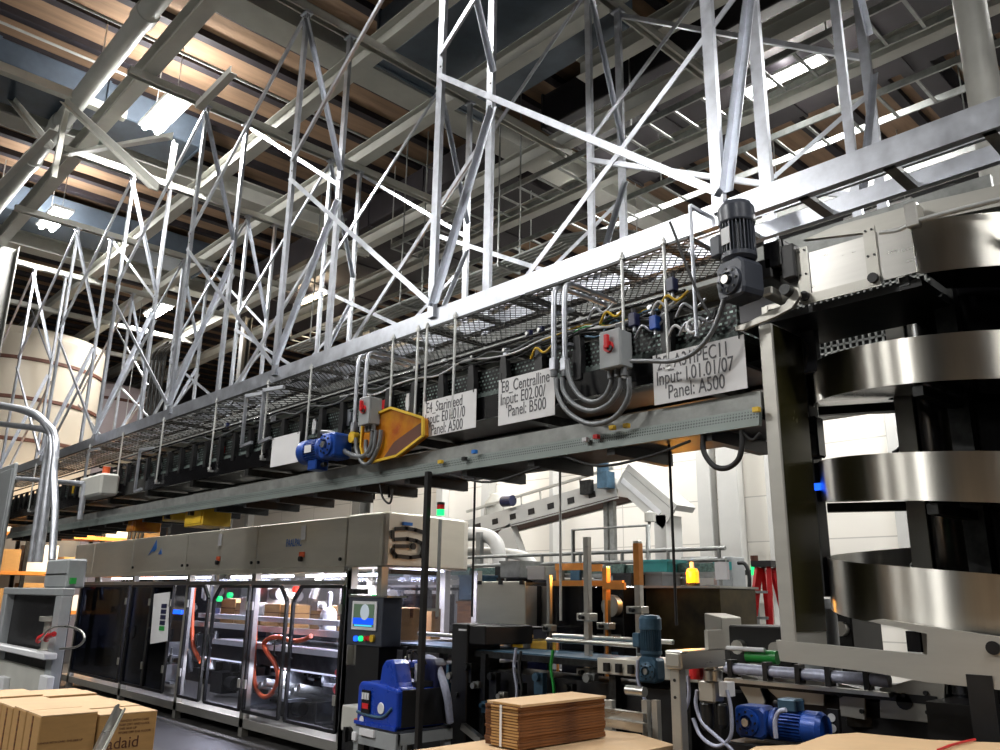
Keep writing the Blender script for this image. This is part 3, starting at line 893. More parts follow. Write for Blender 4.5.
# amber chute under the conveyor
t = thing('amber_chute', 'amber yellow polycarbonate chute hanging left of the A500 sign', 'chute', (-6.0, 3.93, 2.85))
q = [at(u, v, y=3.9) for u, v in ((362, 447), (364, 420), (392, 408), (424, 418), (424, 436), (398, 456), (366, 464))]
MB().prism(q, (0, .055, 0)).build('hopper', M['amber'], t, bevel=.01)
e = MB()
for i in range(len(q)):
    e.bar(q[i] - Vector((0, .01, 0)), q[(i + 1) % len(q)] - Vector((0, .01, 0)), .02, .02, (0, 1, 0))
e.build('edge_trim', M['yellow'], t)
MB().prism([at(u, v, y=3.895) for u, v in ((380, 463), (394, 442), (423, 421), (423, 435), (398, 455))], (0, .004, 0)).build('dark_facet', M['rust'], t)
MB().box(-5.75, -5.6, 3.95, 4.0, 3.0, 3.08).build('mounting_bracket', M['yellow'], t)
p = at(351, 437, y=3.9)
tag(MB().lathe((p.x, 3.9, p.z), [(.05, 0), (.05, .06), (.035, .09), (.02, .1), (.02, .14)], (0, 1, 0)).build('yellow_sensor', M['yellow']), 'round yellow sensor right of the bright blue gearmotor', 'sensor')

# little fittings on the conveyor between switch and gearmotor
for i, (u, v, m) in enumerate(((634, 318, 'navy'), (655, 321, 'blue_motor'), (672, 283, 'navy'))):
    p = at(u, v, y=3.97)
    t = thing('solenoid_valve', 'small %s valve on the conveyor edge, %s from the left' % ('blue' if i == 1 else 'dark', ORD[i]), 'valve', (p.x, 3.97, p.z - .06), 'small valves')
    MB().box(p.x - .028, p.x + .028, 3.94, 4.0, p.z - .06, p.z + .03).build('valve_body', M[m], t, bevel=.006)
    MB().cyl((p.x, 3.97, p.z + .03), (p.x, 3.97, p.z + .06), .02, n=12).build('coil_cap', M['black'], t)
    MB().cyl((p.x, 3.97, p.z - .09), (p.x, 3.97, p.z - .06), .012, n=8).build('port', M['galv'], t)
for i, (u, v, m) in enumerate(((673, 300, 'yellow'), (664, 306, 'white_plastic'), (690, 308, 'galv'), (612, 316, 'yellow'), (600, 312, 'galv'), (648, 330, 'galv'), (541, 352, 'yellow'), (681, 330, 'white_plastic'), (693, 327, 'galv'), (705, 322, 'galv'))):
    p = at(u, v, y=3.97)
    pts = [p + Vector((-.1, 0, -.03)), p + Vector((-.03, -.02, .03)), p + Vector((.03, 0, -.01)), p + Vector((.1, .02, .04))]
    hose('air_line', pts, .009, M[m], 'short %s air line on the conveyor edge, %s listed left of the gearmotor' % ({'yellow': 'yellow', 'white_plastic': 'white', 'galv': 'metal'}[m], ORD[i]), 'hose', 'short air lines')
p = at(693, 326, y=3.93)
rg = MB()
rg.tube([(p.x + .04 * math.cos(a * math.pi / 8), 3.93, p.z + .04 * math.sin(a * math.pi / 8)) for a in range(17)], .011, 8, False)
tag(rg.build('pull_ring', M['white_plastic']), 'white pull ring under the conveyor edge above the right sign', 'ring')

# loose wiring laid along the conveyor edge
random.seed(31)
WC = [('rubber', 'black'), ('white_plastic', 'white'), ('yellow', 'yellow'), ('rubber', 'black'), ('conduit', 'grey'), ('steel_blue', 'blue grey'), ('rubber', 'black'), ('white_plastic', 'white'), ('green_part', 'green'), ('conduit', 'grey')]
for i, (m, cn) in enumerate(WC):
    xa = -2.55 - .05 * i
    xb = (-4.4, -3.6, -3.9, -7.6, -5.2, -3.4, -9.8, -6.4, -3.5, -12.0)[i]
    pts = []
    n = max(5, int((xa - xb) / .28))
    for k in range(n + 1):
        pts.append((xa + (xb - xa) * k / n, 4.0 + random.uniform(-.012, .012), 3.36 + .014 * (i % 5) + random.uniform(-.035, .05)))
    hose('edge_wire', pts, (.006, .008)[i % 2], M[m], '%s wire along the conveyor edge left of the gearmotor, %s by length' % (cn, ORD[[-4.4, -3.6, -3.9, -7.6, -5.2, -3.4, -9.8, -6.4, -3.5, -12.0].index(xb)]), 'wire', 'wires on the conveyor edge', n=5, k=3)
FX = sorted(range(16), key=lambda i: .36 * (i % 8) + (.12 if i > 7 else 0) + (3.4 if i > 11 else 0))
for i in range(16):
    x = -2.75 - .36 * (i % 8) - (.12 if i > 7 else 0) - (3.4 if i > 11 else 0)
    p = Vector((x, 4.02, 3.42 + .1 * ((i * 5) % 4) / 4))
    t = thing('edge_fitting', 'small %s fitting on the conveyor edge under the mesh, %s from the gearmotor' % (('steel', 'dark', 'white', 'navy')[i % 4], ORD[FX.index(i)]), 'fitting', p, 'fittings on the conveyor edge')
    MB().box(p.x - .02, p.x + .02, 4.0, 4.04, p.z - .04, p.z + .03).build('clip_body', M[('galv', 'dark_steel', 'white_plastic', 'navy')[i % 4]], t, bevel=.004)
    MB().cyl((p.x, 4.0, p.z), (p.x, 3.985, p.z), .014, n=8).build('cap', M['rod'], t)

# post with stack light
t = thing('support_post', 'black slim support post under the lower conveyor by the logo tower', 'post', (-4.95, 3.93, 0))
MB().box(-4.975, -4.935, 3.91, 3.95, 0.01, 2.58).build('column', M['black'], t)
MB().box(-5.06, -4.84, 3.83, 4.05, 0, .012).build('base_plate', M['black'], t)
p = at(437, 500, y=3.98)
t = thing('stack_light', 'slim stack light with lit green segment behind the black post', 'signal light', (p.x, 4.02, 1.5))
MB().cyl((p.x, 4.02, 1.5), (p.x, 4.02, at(434, 520, y=4.02).z), .014, n=8).build('pole', M['galv_dull'], t)
z = at(434, 516, y=4.02).z
MB().cyl((p.x, 4.02, z), (p.x, 4.02, z + .045), .03, n=14).build('green_lens', M['g_light'], t)
MB().cyl((p.x, 4.02, z + .045), (p.x, 4.02, z + .08), .03, n=14).build('red_lens', M['red'], t)
MB().cyl((p.x, 4.02, z + .08), (p.x, 4.02, z + .1), .03, n=14).build('cap', M['black'], t)
MB().bar((p.x, 4.02, 1.55), (-4.95, 3.96, 1.55), .02, .02).build('bracket', M['galv_dull'], t)
# white bracket frames and boxes on the far left of the conveyor
for i, (u, v) in enumerate(((248, 420), (266, 415), (140, 470), (88, 468))):
    p = at(u, v, y=3.93)
    h = .28
    tag(MB().bar((p.x - .09, 3.93, p.z - h), (p.x - .09, 3.93, p.z + h), .03, .03).bar((p.x - .09, 3.93, p.z - h), (p.x + .14, 3.93, p.z - h + .02), .03, .03).bar((p.x - .09, 3.93, p.z + h), (p.x + .2, 4.0, p.z + h), .035, .035).build('guide_frame', M['galv']), 'bright bent bracket on the conveyor side, %s' % ['left of the pair near the plain sign', 'right of the pair near the plain sign', 'above the dark far left conveyor', 'leftmost one by the tall bent pipes'][i], 'bracket', 'bent conveyor brackets')
p = at(97, 486, y=3.8)
t = thing('junction_box', 'cream junction box with orange button on the far left conveyor', 'box', (p.x, 3.8, p.z - .2))
MB().box(p.x - .45, p.x + .45, 3.7, 3.95, p.z - .16, p.z + .14).build('enclosure', M['beam'], t, bevel=.03)
MB().cyl((p.x + .3, 3.8, p.z + .14), (p.x + .3, 3.8, p.z + .24), .05, n=10).build('button', M['orange'], t)
a, b = at(12, 478, y=3.7), at(85, 484, y=3.7)
tag(MB().cyl(a, b, .04, n=10).cyl(b, (b.x, 3.7, b.z - .5), .04, n=10).build('pipe_arm', M['galv']), 'pale horizontal pipe leading to the cream junction box', 'pipe')
# yellow boxes under the left end
for i, (u, v, w, h) in enumerate(((210, 518, .5, .22), (146, 525, .3, .2), (183, 517, .3, .12))):
    p = at(u, v, y=4.25)
    t = thing('yellow_box', ['large yellow box hanging below the conveyor over the hood', 'ochre box hanging furthest left over the hood', 'small yellow box left of the large one'][i], 'box', (p.x, 4.25, p.z - h / 2))
    MB().box(p.x - w / 2, p.x + w / 2, 4.05, 4.4, p.z - h / 2, p.z + h / 2).build('casing', M['yellow'] if i != 1 else M['amber'], t, bevel=.01)
    MB().bar((p.x, 4.25, p.z + h / 2), (p.x, 4.25, 2.6), .03, .03).build('hanger', M['dark_steel'], t)
    MB().box(p.x - w / 2 + .03, p.x + w / 2 - .03, 4.04, 4.05, p.z - h / 2 + .03, p.z + h / 2 - .03).build('cover', M['yellow'] if i != 1 else M['amber'], t)

# ================================================================== spiral conveyor
SX, SY, SR = -1.30, 4.97, 0.92
PITCH = 0.565
t = thing('spiral_conveyor', 'tall spiral conveyor with polished stainless guard bands at the right', 'spiral conveyor', (SX, SY, 0))
def helix(mb, r, th, a0, a1, zf, h0, h1, n=None):
    """ribbon of thickness th at radius r between angles (degrees); zf(angle) is its mid height"""
    n = n or int(abs(a1 - a0) / 5)
    vs = []
    for i in range(n + 1):
        a = math.radians(a0 + (a1 - a0) * i / n)
        z = zf(math.degrees(a))
        for rr in (r, r + th):
            for h in (h0, h1):
                vs.append((SX + rr * math.cos(a), SY + rr * math.sin(a), z + h))
    R4 = [i * 4 for i in range(n)]
    for p, q in ((0, 1), (3, 2), (1, 3), (2, 0)):
        vv = [vs[i * 4 + j] for i in range(n + 1) for j in (p, q)]
        mb.add(vv, [(2 * i, 2 * i + 2, 2 * i + 3, 2 * i + 1) for i in range(n)], True)
    mb.add(vs[:4], [(0, 1, 3, 2)])
    mb.add(vs[-4:], [(0, 2, 3, 1)])
    return mb
zf = lambda a: 3.345 - PITCH * (a + 90) / 360.0
for k in range(4):
    a0 = -90 + 360 * k - (0 if k == 0 else 180)
    a1 = -90 + 360 * k + 180
    if k == 3:
        a1 = -90 + 360 * k + 95
    lo, hi = (-.135, .135) if k == 0 else ((-.115, .115) if k < 3 else (-.14, .14))
    helix(MB(), SR, .006, a0, a1, zf, lo, hi).build('guard_band', M['band'], t)
helix(MB(), .5, .006, -90, 1085, zf, -.06, .09).build('inner_guard', M['dark_steel'], t)
b = MB()
for i in range(0, 1170, 6):
    a = math.radians(-90 + i)
    z = zf(-90 + i) + .0
    c, s = math.cos(a), math.sin(a)
    b.bar((SX + .52 * c, SY + .52 * s, z), (SX + .9 * c, SY + .9 * s, z), .055, .012)
b.build('slat_belt', M['black'], t)
helix(MB(), .52, .38, -90, 1085, zf, -.1, -.02).build('belt_track', M['black_gloss'], t)
MB().cyl((SX, SY, 0.25), (SX, SY, 3.30), .40, n=40).build('inner_drum', M['black_gloss'], t)
MB().cyl((SX, SY, 0.0), (SX, SY, 3.45), .09, n=20).build('centre_column', M['stain_dull'], t)
for k, a in enumerate((60, 130, 205, 265, 330)):
    c, s = math.cos(math.radians(a)), math.sin(math.radians(a))
    MB().box(SX + .43 * c - .05, SX + .43 * c + .05, SY + .43 * s - .05, SY + .43 * s + .05, 0, 3.4).build('support_post', M['stain_dull'] if k != 3 else M['dark_steel'], t)
    for j in range(6):
        z = zf(a - 360 + 360 * (j if a > 180 else j)) - .12
        if .6 < z < 3.3:
            MB().bar((SX + .1 * c, SY + .1 * s, z - .03), (SX + .9 * c, SY + .9 * s, z - .03), .05, .05).build('radial_arm', M['dark_steel'], t)
for a in (0, 90, 180, 270):
    c, s = math.cos(math.radians(a + 20)), math.sin(math.radians(a + 20))
    MB().bar((SX, SY, .08), (SX + .95 * c, SY + .95 * s, .08), .1, .16).build('base_foot', M['black'], t)
MB().box(-1.6, -.7, 4.32, 4.9, .15, 1.2).build('drive_cabinet', M['black'], t)
# infeed: straight guard, straps, knobs, cover and pipe
y = SY - SR - .022
xa, xb = -1.875, SX
MB().box(-1.83, xb, y - .003, y + .004, 3.215, 3.48).build('infeed_panel', M['stain'], t)
MB().box(-1.88, -1.47, y - .012, y - .003, 3.19, 3.245).build('infeed_lip', M['stain_dull'], t)
for x in (-1.865, -1.50):
    s = MB().box(x - .03, x + .03, y - .014, y - .002, 3.2, 3.52).build('clamp_strap', M['stain_dull'], t)
    MB().cyl((x, y - .014, 3.235), (x, y - .035, 3.235), .026, n=14).build('knob', M['black'], s)
    for zz in (3.36, 3.5):
        for dx in (-.016, .016):
            MB().cyl((x + dx, y - .014, zz), (x + dx, y - .02, zz), .006, n=8).build('strap_bolt', M['dark_steel'], s)
MB().box(-2.02, -1.88, y + .03, y + .05, 3.25, 3.53).build('infeed_plate', M['stain'], t)
MB().box(-2.3, SX, y + .05, y + .62, 3.16, 3.2).build('infeed_bed', M['black'], t)
c = MB()
cp = [at(u, v, y=4.12) for u, v in ((803, 240), (835, 226), (880, 214), (915, 204), (960, 194), (1010, 182), (1010, 204), (960, 214), (915, 223), (885, 232), (860, 233))]
c.prism(cp, (0, .03, 0)).build('top_cover', M['stain_dull'], t)
tp = [at(u, v, y=4.03) for u, v in ((880, 233), (900, 230), (915, 222), (950, 212), (1010, 197))]
pp = MB().tube(smooth_path(tp, 4), .013, 10).build('guide_pipe', M['rod'], t)
p = at(913, 217, y=4.03)
MB().box(p.x - .03, p.x + .03, 4.0, 4.1, p.z - .06, p.z + .07).build('pipe_clamp', M['stain'], pp, bevel=.006)
# lever arm under the gearmotor
la = [at(u, v, y=3.93) for u, v in ((744, 330), (752, 326), (775, 317), (792, 308), (800, 296), (797, 287), (790, 287), (790, 296), (784, 304), (768, 311), (748, 322), (735, 326), (735, 331))]
MB().prism(la, (0, .025, 0)).build('lever_arm', M['stain_dull'], t, bevel=.003)
p = at(786, 290, y=3.9)
MB().cyl((p.x, 3.88, p.z), (p.x, 3.95, p.z), .03, n=14).build('lever_pivot', M['dark_steel'], t)
for k, (u, v, w, h, m) in enumerate(((765, 270, .1, .12, 'black'), (775, 255, .12, .16, 'black_gloss'), (768, 292, .07, .05, 'stain_dull'), (789, 262, .08, .2, 'black'))):
    p = at(u, v, y=4.0)
    MB().box(p.x - w / 2, p.x + w / 2, 3.98, 4.3, p.z - h / 2, p.z + h / 2).build('drive_housing', M[m], t, bevel=.008)

# mesh cage standing behind the spiral
t = thing('wire_cage_panel', 'dark wire mesh cage panel behind the spiral conveyor', 'mesh panel', (-1.97, 5.9, 0))
wb = MB()
for i in range(46):
    x = -3.05 + .048 * i
    wb.bar((x, 5.9, 3.0), (x, 5.9, 3.95), .014, .014)
for i in range(20):
    z = 3.0 + .048 * i
    wb.bar((-3.07, 5.9, z), (-.88, 5.9, z), .014, .014)
wb.build('wire_mesh', M['galv_dull'], t)
for x in (-3.08, -2.0, -.86):
    MB().box(x - .025, x + .025, 5.87, 5.93, 0, 3.97).build('frame_post', M['stain_dull'], t)
for z in (2.99, 3.96):
    MB().box(-3.08, -.86, 5.88, 5.92, z - .02, z + .02).build('frame_rail', M['stain_dull'], t)
MB().box(-3.05, -.88, 5.93, 5.94, 3.0, 3.95).build('back_sheet', M['dark_steel'], t)

# frame around the spiral
t = thing('spiral_portal', 'heavy stainless C shaped frame standing in front of the spiral', 'frame', (-2.1, 4.1, 0))
MB().box(-2.145, -2.064, 4.0, 4.34, 1.36, 3.13).build('upright', M['frame'], t, bevel=.006)
MB().box(-2.064, -2.06, 4.012, 4.335, 1.5, 3.12).build('shade_sheet', M['side_shade'], t)  # added sheet that paints dark mottled reflections onto the upright's side
fp = [at(u, v, y=4.0) for u, v in ((789, 640), (927, 654), (927, 635), (870, 620), (905, 622), (1010, 638), (1010, 692), (925, 684), (870, 673), (786, 664))]
fp = [at(u, v, y=3.997) for u, v in ((776, 640), (927, 655), (927, 634), (868, 621), (880, 619), (1060, 646), (1060, 700), (1000, 690), (925, 682), (870, 672), (780, 661))]
MB().prism(fp, (0, .04, 0)).build('base_beam', M['frame'], t)
p = at(993, 648, y=3.99)
MB().cyl((p.x, 3.985, p.z), (p.x, 4.01, p.z), .028, n=16).build('bolt_hole', M['black'], t)
p = at(920, 640, y=4.1)
MB().box(p.x - .03, p.x + .03, 4.02, 4.045, p.z - .05, p.z + .04).build('latch', M['black_gloss'], t)
for x in (-1.25, -.75):
    MB().box(x - .05, x + .05, 3.99, 4.04, 0, 1.36).build('leg', M['black'], t)

# blue strip and dark hardware left of the spiral bands
p = at(815, 490, y=4.6)
t = thing('sensor_bracket', 'dark sensor bracket with blue label beside the spiral bands', 'bracket', (p.x, 4.6, p.z))
MB().box(p.x - .05, p.x + .03, 4.55, 4.66, p.z - .6, p.z + .9).build('bracket_bar', M['black'], t)
MB().box(p.x - .045, p.x + .06, 4.54, 4.55, p.z - .01, p.z + .03).build('blue_label', M['b_light'], t)
MB().box(p.x - .05, p.x + .08, 4.52, 4.62, p.z + .18, p.z + .42).build('relay_box', M['black_gloss'], t, bevel=.01)
p = at(806, 345, y=4.35)
t = thing('control_station', 'dark panel with grey cables just right of the frame upright', 'panel', (p.x, 4.4, p.z))
MB().box(p.x - .09, p.x + .05, 4.36, 4.42, p.z - .16, p.z + .22).build('plate', M['mid_grey'], t, bevel=.006)
for i in range(3):
    MB().tube(smooth_path([(p.x - .06 + .04 * i, 4.35, p.z + .2), (p.x - .03, 4.33, p.z + .08), (p.x - .05 + .03 * i, 4.34, p.z - .02), (p.x - .02, 4.35, p.z - .13)], 4), .009, 6).build('cable', M['rubber'], t)
hose('cable_loop', [at(u, v, y=5.6) for u, v in ((898, 418), (905, 430), (904, 442), (898, 450), (893, 453))], .014, M['rubber'], 'black cable loop seen between the spiral bands', 'cable')

# ================================================================== long case packer under the conveyor
t = thing('case_packer', 'long stainless case packing machine with clear guard doors and logo tower', 'machine', (-11.9, 5.7, 0))
PK = t
MB().box(-16.8, -7.65, 5.02, 6.4, 1.95, 2.47).build('hood_body', M['stain_dull'], t)
sx = [-16.8, -15.76, -13.88, -11.79, -9.69, -7.66]
for i in range(5):
    a, b = sx[i] + .012, sx[i + 1] - .012
    h = MB().box(a, b, 4.985, 5.02, 1.94, 2.475).build('hood_panel', M['hood'], t, bevel=.008)
    if i >= 2:
        for x in ((a + .08), (b - .08)):
            MB().cyl((x, 4.985, 2.02), (x, 4.965, 2.02), .02, n=10).build('knob', M['black'], h)
    if i >= 3:
        m = (a + b) / 2 + (.0 if i == 3 else .1)
        MB().box(m - .05, m + .05, 4.978, 4.985, 2.26, 2.42).build('white_sticker', M['white_plastic'], h)
        MB().box(m - .06, m + .06, 4.978, 4.985, 2.06, 2.12).build('orange_tag', M['orange'], h)
        MB().cyl((m, 4.985, 2.04), (m, 4.95, 2.04), .03, n=12).build('latch_knob', M['black'], h)
    if i == 2:
        m = (a + b) / 2 - .1
        MB().prism([(m - .30, 4.982, 2.19), (m - .16, 4.982, 2.30), (m - .02, 4.982, 2.43), (m + .02, 4.982, 2.29), (m - .05, 4.982, 2.25), (m - .15, 4.982, 2.25)], (0, .004, 0)).build('blue_emblem', M['blue_tape'], h)
        MB().prism([(m + .1, 4.982, 2.20), (m + .2, 4.982, 2.29), (m + .24, 4.982, 2.20)], (0, .004, 0)).build('blue_emblem', M['blue_tape'], h)
    if i == 4:
        lettering('PAALPAC', a + .72, 4.982, 2.19, .13, M['blue_tape'], h)
MB().box(-16.8, -7.65, 4.97, 5.06, 1.885, 1.94).build('hood_lip', M['hood'], t)
MB().box(-16.8, -7.65, 4.98, 5.05, 1.75, 1.80).build('top_rail', M['stain'], t)
# tower with logo
MB().prism([(-7.66, 4.985, 1.93), (-7.03, 4.985, 1.93), (-6.98, 5.03, 1.93), (-7.0, 5.6, 1.93), (-7.12, 6.2, 1.93), (-7.3, 6.42, 1.93), (-7.66, 6.42, 1.93)], (0, 0, .56)).build('tower_hood', M['hood'], t, bevel=.02)
def logo():
    L = bpy.data.objects  # strokes on the tower side that faces the camera's right
    o = MB()
    def P(u, v):
        # tower side plane from (-6.98, 5.03) to (-7.0, 5.6)
        a = at(u, v, x=-6.99)
        return a
    def stroke(pts, w=.04):
        for i in range(len(pts) - 1):
            a, b = P(*pts[i]), P(*pts[i + 1])
            a.x = b.x = -6.968
            d = (b - a).normalized()
            mb.bar(a - d * w * .45, b + d * w * .45, w, .012, (1, 0, 0))
    for pts in ([(395, 529), (405, 528.5), (414, 530), (422, 532.5)], [(391.5, 532), (391.5, 537)], [(394.5, 539.5), (406, 539), (415, 541), (420.5, 543.5), (421.5, 549), (419.5, 556.5), (409, 557.5), (395, 556), (392, 552.5), (392, 550)], [(394.5, 546.3), (406, 546.3)]):
        mb = MB()
        if len(pts) > 5:
            pass
        stroke(pts)
        mb.build('logo_stroke', M['black'], PK)
    mb = MB()
    c = P(412, 546.5)
    mb.cyl((-6.975, c.y, c.z), (-6.96, c.y, c.z), .035, n=12).build('logo_dot', M['black'], PK)
    a, b = P(402, 522), P(411, 526)
    MB().box(-6.985, -6.96, a.y, b.y, b.z, a.z).build('blue_tape', M['blue_tape'], PK)
logo()
# corner columns and tower window
for x, y0 in ((-7.08, 5.0), (-7.08, 6.3), (-7.62, 5.0)):
    MB().box(x, x + .08, y0, y0 + .08, 0, 1.93).build('tower_column', M['stain_dull'], t)
MB().box(-7.0, -6.985, 5.08, 6.3, 1.0, 1.93).build('tower_window', M['acrylic'], t)
MB().box(-7.02, -6.98, 5.1, 5.75, 1.86, 1.91).build('window_seal', M['black'], t)
MB().box(-7.62, -7.0, 5.0, 6.38, 0, .95).build('tower_base', M['black'], t)
MB().box(-7.62, -7.0, 5.08, 6.3, .95, 1.2).build('tower_deck', M['stain_dull'], t)
# frame posts, rails, floor pan, inner decks
for u in (76, 128, 184, 250, 346):
    p = at(u, 620, y=5.0)
    MB().box(p.x - .05, p.x + .05, 5.0, 5.08, 0, 1.9).build('frame_post', M['stain_dull'], t)
    MB().box(p.x - .05, p.x + .05, 6.3, 6.38, 0, 1.95).build('rear_post', M['stain_dull'], t)
MB().box(-16.8, -7.65, 5.05, 6.38, .16, .2).build('floor_pan', M['stain_dull'], t)
MB().box(-16.8, -7.65, 5.0, 5.06, .1, .2).build('kick_rail', M['stain_dull'], t)
MB().box(-16.8, -7.65, 6.36, 6.38, .2, 1.15).build('rear_panel', M['black'], t)
MB().box(-16.8, -7.65, 6.36, 6.38, 1.15, 1.9).build('rear_window', M['acrylic'], t)
MB().box(-12.2, -7.7, 5.45, 6.2, 1.18, 1.22).build('upper_deck', M['stain_dull'], t)
MB().box(-12.0, -7.7, 5.35, 5.42, 1.30, 1.36).build('deck_rail', M['white_plastic'], t)
MB().box(-12.0, -7.7, 5.28, 5.34, 1.18, 1.25).build('deck_rail', M['white_plastic'], t)
MB().box(-11.2, -7.7, 5.2, 6.2, .98, 1.04).build('lower_deck', M['white_plastic'], t)
MB().box(-11.2, -7.7, 5.22, 6.15, .8, .98).build('deck_side', M['dark_steel'], t)
for xa, xb in ((-16.5, -12.4), (-11.6, -9.9), (-9.5, -7.8)):
    MB().box(xa, xb, 5.6, 5.66, 1.86, 1.89).build('led_strip', M['white_led'], t)
    l = bpy.data.lights.new('cabinet_light', 'AREA')
    l.shape = 'RECTANGLE'
    l.size, l.size_y, l.energy, l.color = xb - xa, .1, 42 if xa > -12 else 8, (.88, .86, 1.0)
    o = bpy.data.objects.new('cabinet_light', l)
    COL.objects.link(o)
    o.parent = t
    o.location = Vector(((xa + xb) / 2, 5.63, 1.85)) - OFF[t]
for xa, xb in ((-11.5, -9.9), (-9.5, -7.9)):  # made-up fill strips and lights under the deck, added to brighten the lower interior
    MB().box(xa, xb, 5.21, 5.235, .782, .797).build('led_strip', M['fill_glow'], t)
    l = bpy.data.lights.new('cabinet_light', 'AREA')
    l.shape = 'RECTANGLE'
    l.size, l.size_y, l.energy, l.color = xb - xa, .06, 10, (.9, .9, 1.0)
    o = bpy.data.objects.new('cabinet_light', l)
    COL.objects.link(o)
    o.parent = t
    o.location = Vector(((xa + xb) / 2, 5.22, .76)) - OFF[t]
    o.rotation_euler = (math.radians(-25), 0, 0)
l = bpy.data.lights.new('tower_light', 'AREA')
l.size, l.energy, l.color = .4, 14, (.88, .86, 1.0)
o = bpy.data.objects.new('tower_light', l)
COL.objects.link(o)
o.parent = t
o.location = Vector((-7.3, 5.7, 1.9)) - OFF[t]
MB().box(-7.5, -7.1, 5.5, 5.9, 1.905, 1.92).build('led_strip', M['white_led'], t)
# guard doors
def door(u0, u1, tint, cl, cr, hz=1.73, dark=False):
    xa, xb = at(u0, 620, y=4.97).x, at(u1, 620, y=4.97).x
    c = .16
    poly = [(xa, .3), (xb, .3), (xb, hz - (c if cr else 0)), (xb - (c if cr else 0), hz), (xa + (c if cl else 0), hz), (xa, hz - (c if cl else 0))]
    fr = MB()
    n = len(poly)
    for i in range(n):
        a, b = poly[i], poly[(i + 1) % n]
        if abs(a[0] - b[0]) + abs(a[1] - b[1]) < .01:
            continue
        fr.bar((a[0], 4.96, a[1]), (b[0], 4.96, b[1]), .035, .035, (0, 1, 0))
    d = fr.build('guard_door', M['black'], PK)
    MB().prism([(x, 4.968, z) for x, z in poly], (0, .006, 0)).build('door_pane', M[tint], d)
    hx = xb - .1 if cr else xa + .1
    MB().tube([(hx, 4.94, .95), (hx, 4.90, .97), (hx, 4.90, 1.12), (hx, 4.94, 1.14)], .01, 6).build('handle', M['black'], d)
    for z in (.6, 1.5):
        x = xa + .02 if cr else xb - .02
        MB().box(x - .03, x + .03, 4.93, 4.95, z - .05, z + .05).build('hinge', M['stain_dull'], d)
door(78, 126, 'acrylic_dark', False, False)
door(130, 150, 'acrylic_dark', False, False)
door(151, 171, 'acrylic_dark', False, False)
door(187, 207.5, 'acrylic', False, True)
door(213, 248, 'acrylic', True, False)
door(252, 286.5, 'acrylic', False, True)
door(293, 343, 'acrylic', True, False)
# drives and actuators inside the machine
random.seed(21)
inner = [('actuator', 'stain_dull'), ('drive_block', 'dark_steel'), ('bracket', 'galv'), ('drive_block', 'stain_dull'), ('actuator', 'galv_dull'), ('bracket', 'dark_steel')]
for i in range(98):
    nm, m = inner[i % len(inner)]
    x = -16.3 + 8.4 * ((i * .618) % 1)
    y = random.uniform(5.25, 6.15)
    z = random.uniform(.22, .72) if i % 3 else random.uniform(1.25, 1.6)
    s = random.uniform(.06, .19)
    if nm == 'actuator':
        a = random.uniform(-.9, .9)
        d = Vector((math.sin(a), random.uniform(-.3, .3), math.cos(a) * .8 + .2)) * s * 2
        MB().cyl((x, y, z), Vector((x, y, z)) + d, s * .28, n=12).cyl(Vector((x, y, z)) + d, Vector((x, y, z)) + d * 1.6, s * .12, n=8).build(nm, M[m], t)
    elif nm == 'drive_block':
        MB().box(x - s, x + s, y - s * .7, y + s * .7, z, z + s * 1.6).cyl((x + s, y, z + s * .8), (x + s * 2.2, y, z + s * .8), s * .55, n=14).build(nm, M[m], t)
    else:
        MB().box(x - .02, x + .02, y - s, y + s, z - .02, z + s * 2).box(x - .02, x + s * 1.6, y - s, y + s, z - .02, z + .01).build(nm, M[m], t)
for i in range(9):
    x = -9.75 + .13 * i
    MB().cyl((x, 5.15, .52 + .05 * (i % 3)), (x + .05, 5.9, .36 + .05 * (i % 3)), .045, n=12).build('roller', M['galv_dull'], t)
for x, z, m in ((-10.6, 1.62, 'g_light'), (-10.9, 1.57, 'g_light'), (-12.9, 1.3, 'b_light'), (-8.9, 1.7, 'r_light'), (-10.0, 1.68, 'r_light'), (-16.0, 1.72, 'r_light'), (-7.3, 1.62, 'g_light')):
    MB().cyl((x, 5.1, z), (x, 5.16, z), .035, n=12).build('indicator_lamp', M[m], t)
MB().box(-13.6, -12.5, 5.3, 5.34, 1.33, 1.39).build('blue_light_bar', M['b_light'], t)
# loose things inside
for i, (u0, u1, v0, v1, lab) in enumerate(((222, 234, 599, 617, 'open brown carton on the packer deck, leftmost in view'), (236, 252, 603, 617, 'brown carton on the packer deck behind the middle door post'), (262, 279, 604, 617, 'brown carton on the packer deck right of the orange hose'),
                                           (281, 289, 605, 617, 'small brown carton by the right door pair'), (311, 322, 606, 623, 'brown carton beside the white bottle'), (334, 344, 606, 626, 'brown carton right of the white bottle'))):
    a, b = at(u0, v0, y=5.6), at(u1, v1, y=5.6)
    z = max(1.22, min(b.z, 1.3))
    c = thing('carton', lab, 'carton', ((a.x + b.x) / 2, 5.7, 1.22), 'cartons on the packer deck')
    h = a.z - 1.22
    MB().box(a.x, b.x, 5.6, 5.9, 1.22, 1.22 + h).build('box_body', M['card'], c)
    MB().box(a.x - .003, b.x + .003, 5.597, 5.9, 1.22 + h * .62, 1.22 + h * .66).build('tape', M['card_edge'], c)
    MB().bar((a.x, 5.6, 1.22 + h), (b.x, 5.6, 1.22 + h), .006, .006).bar(((a.x + b.x) / 2, 5.6, 1.22 + h + .01), ((a.x + b.x) / 2, 5.9, 1.22 + h + .01), .1, .004).build('flap', M['card_top'], c)
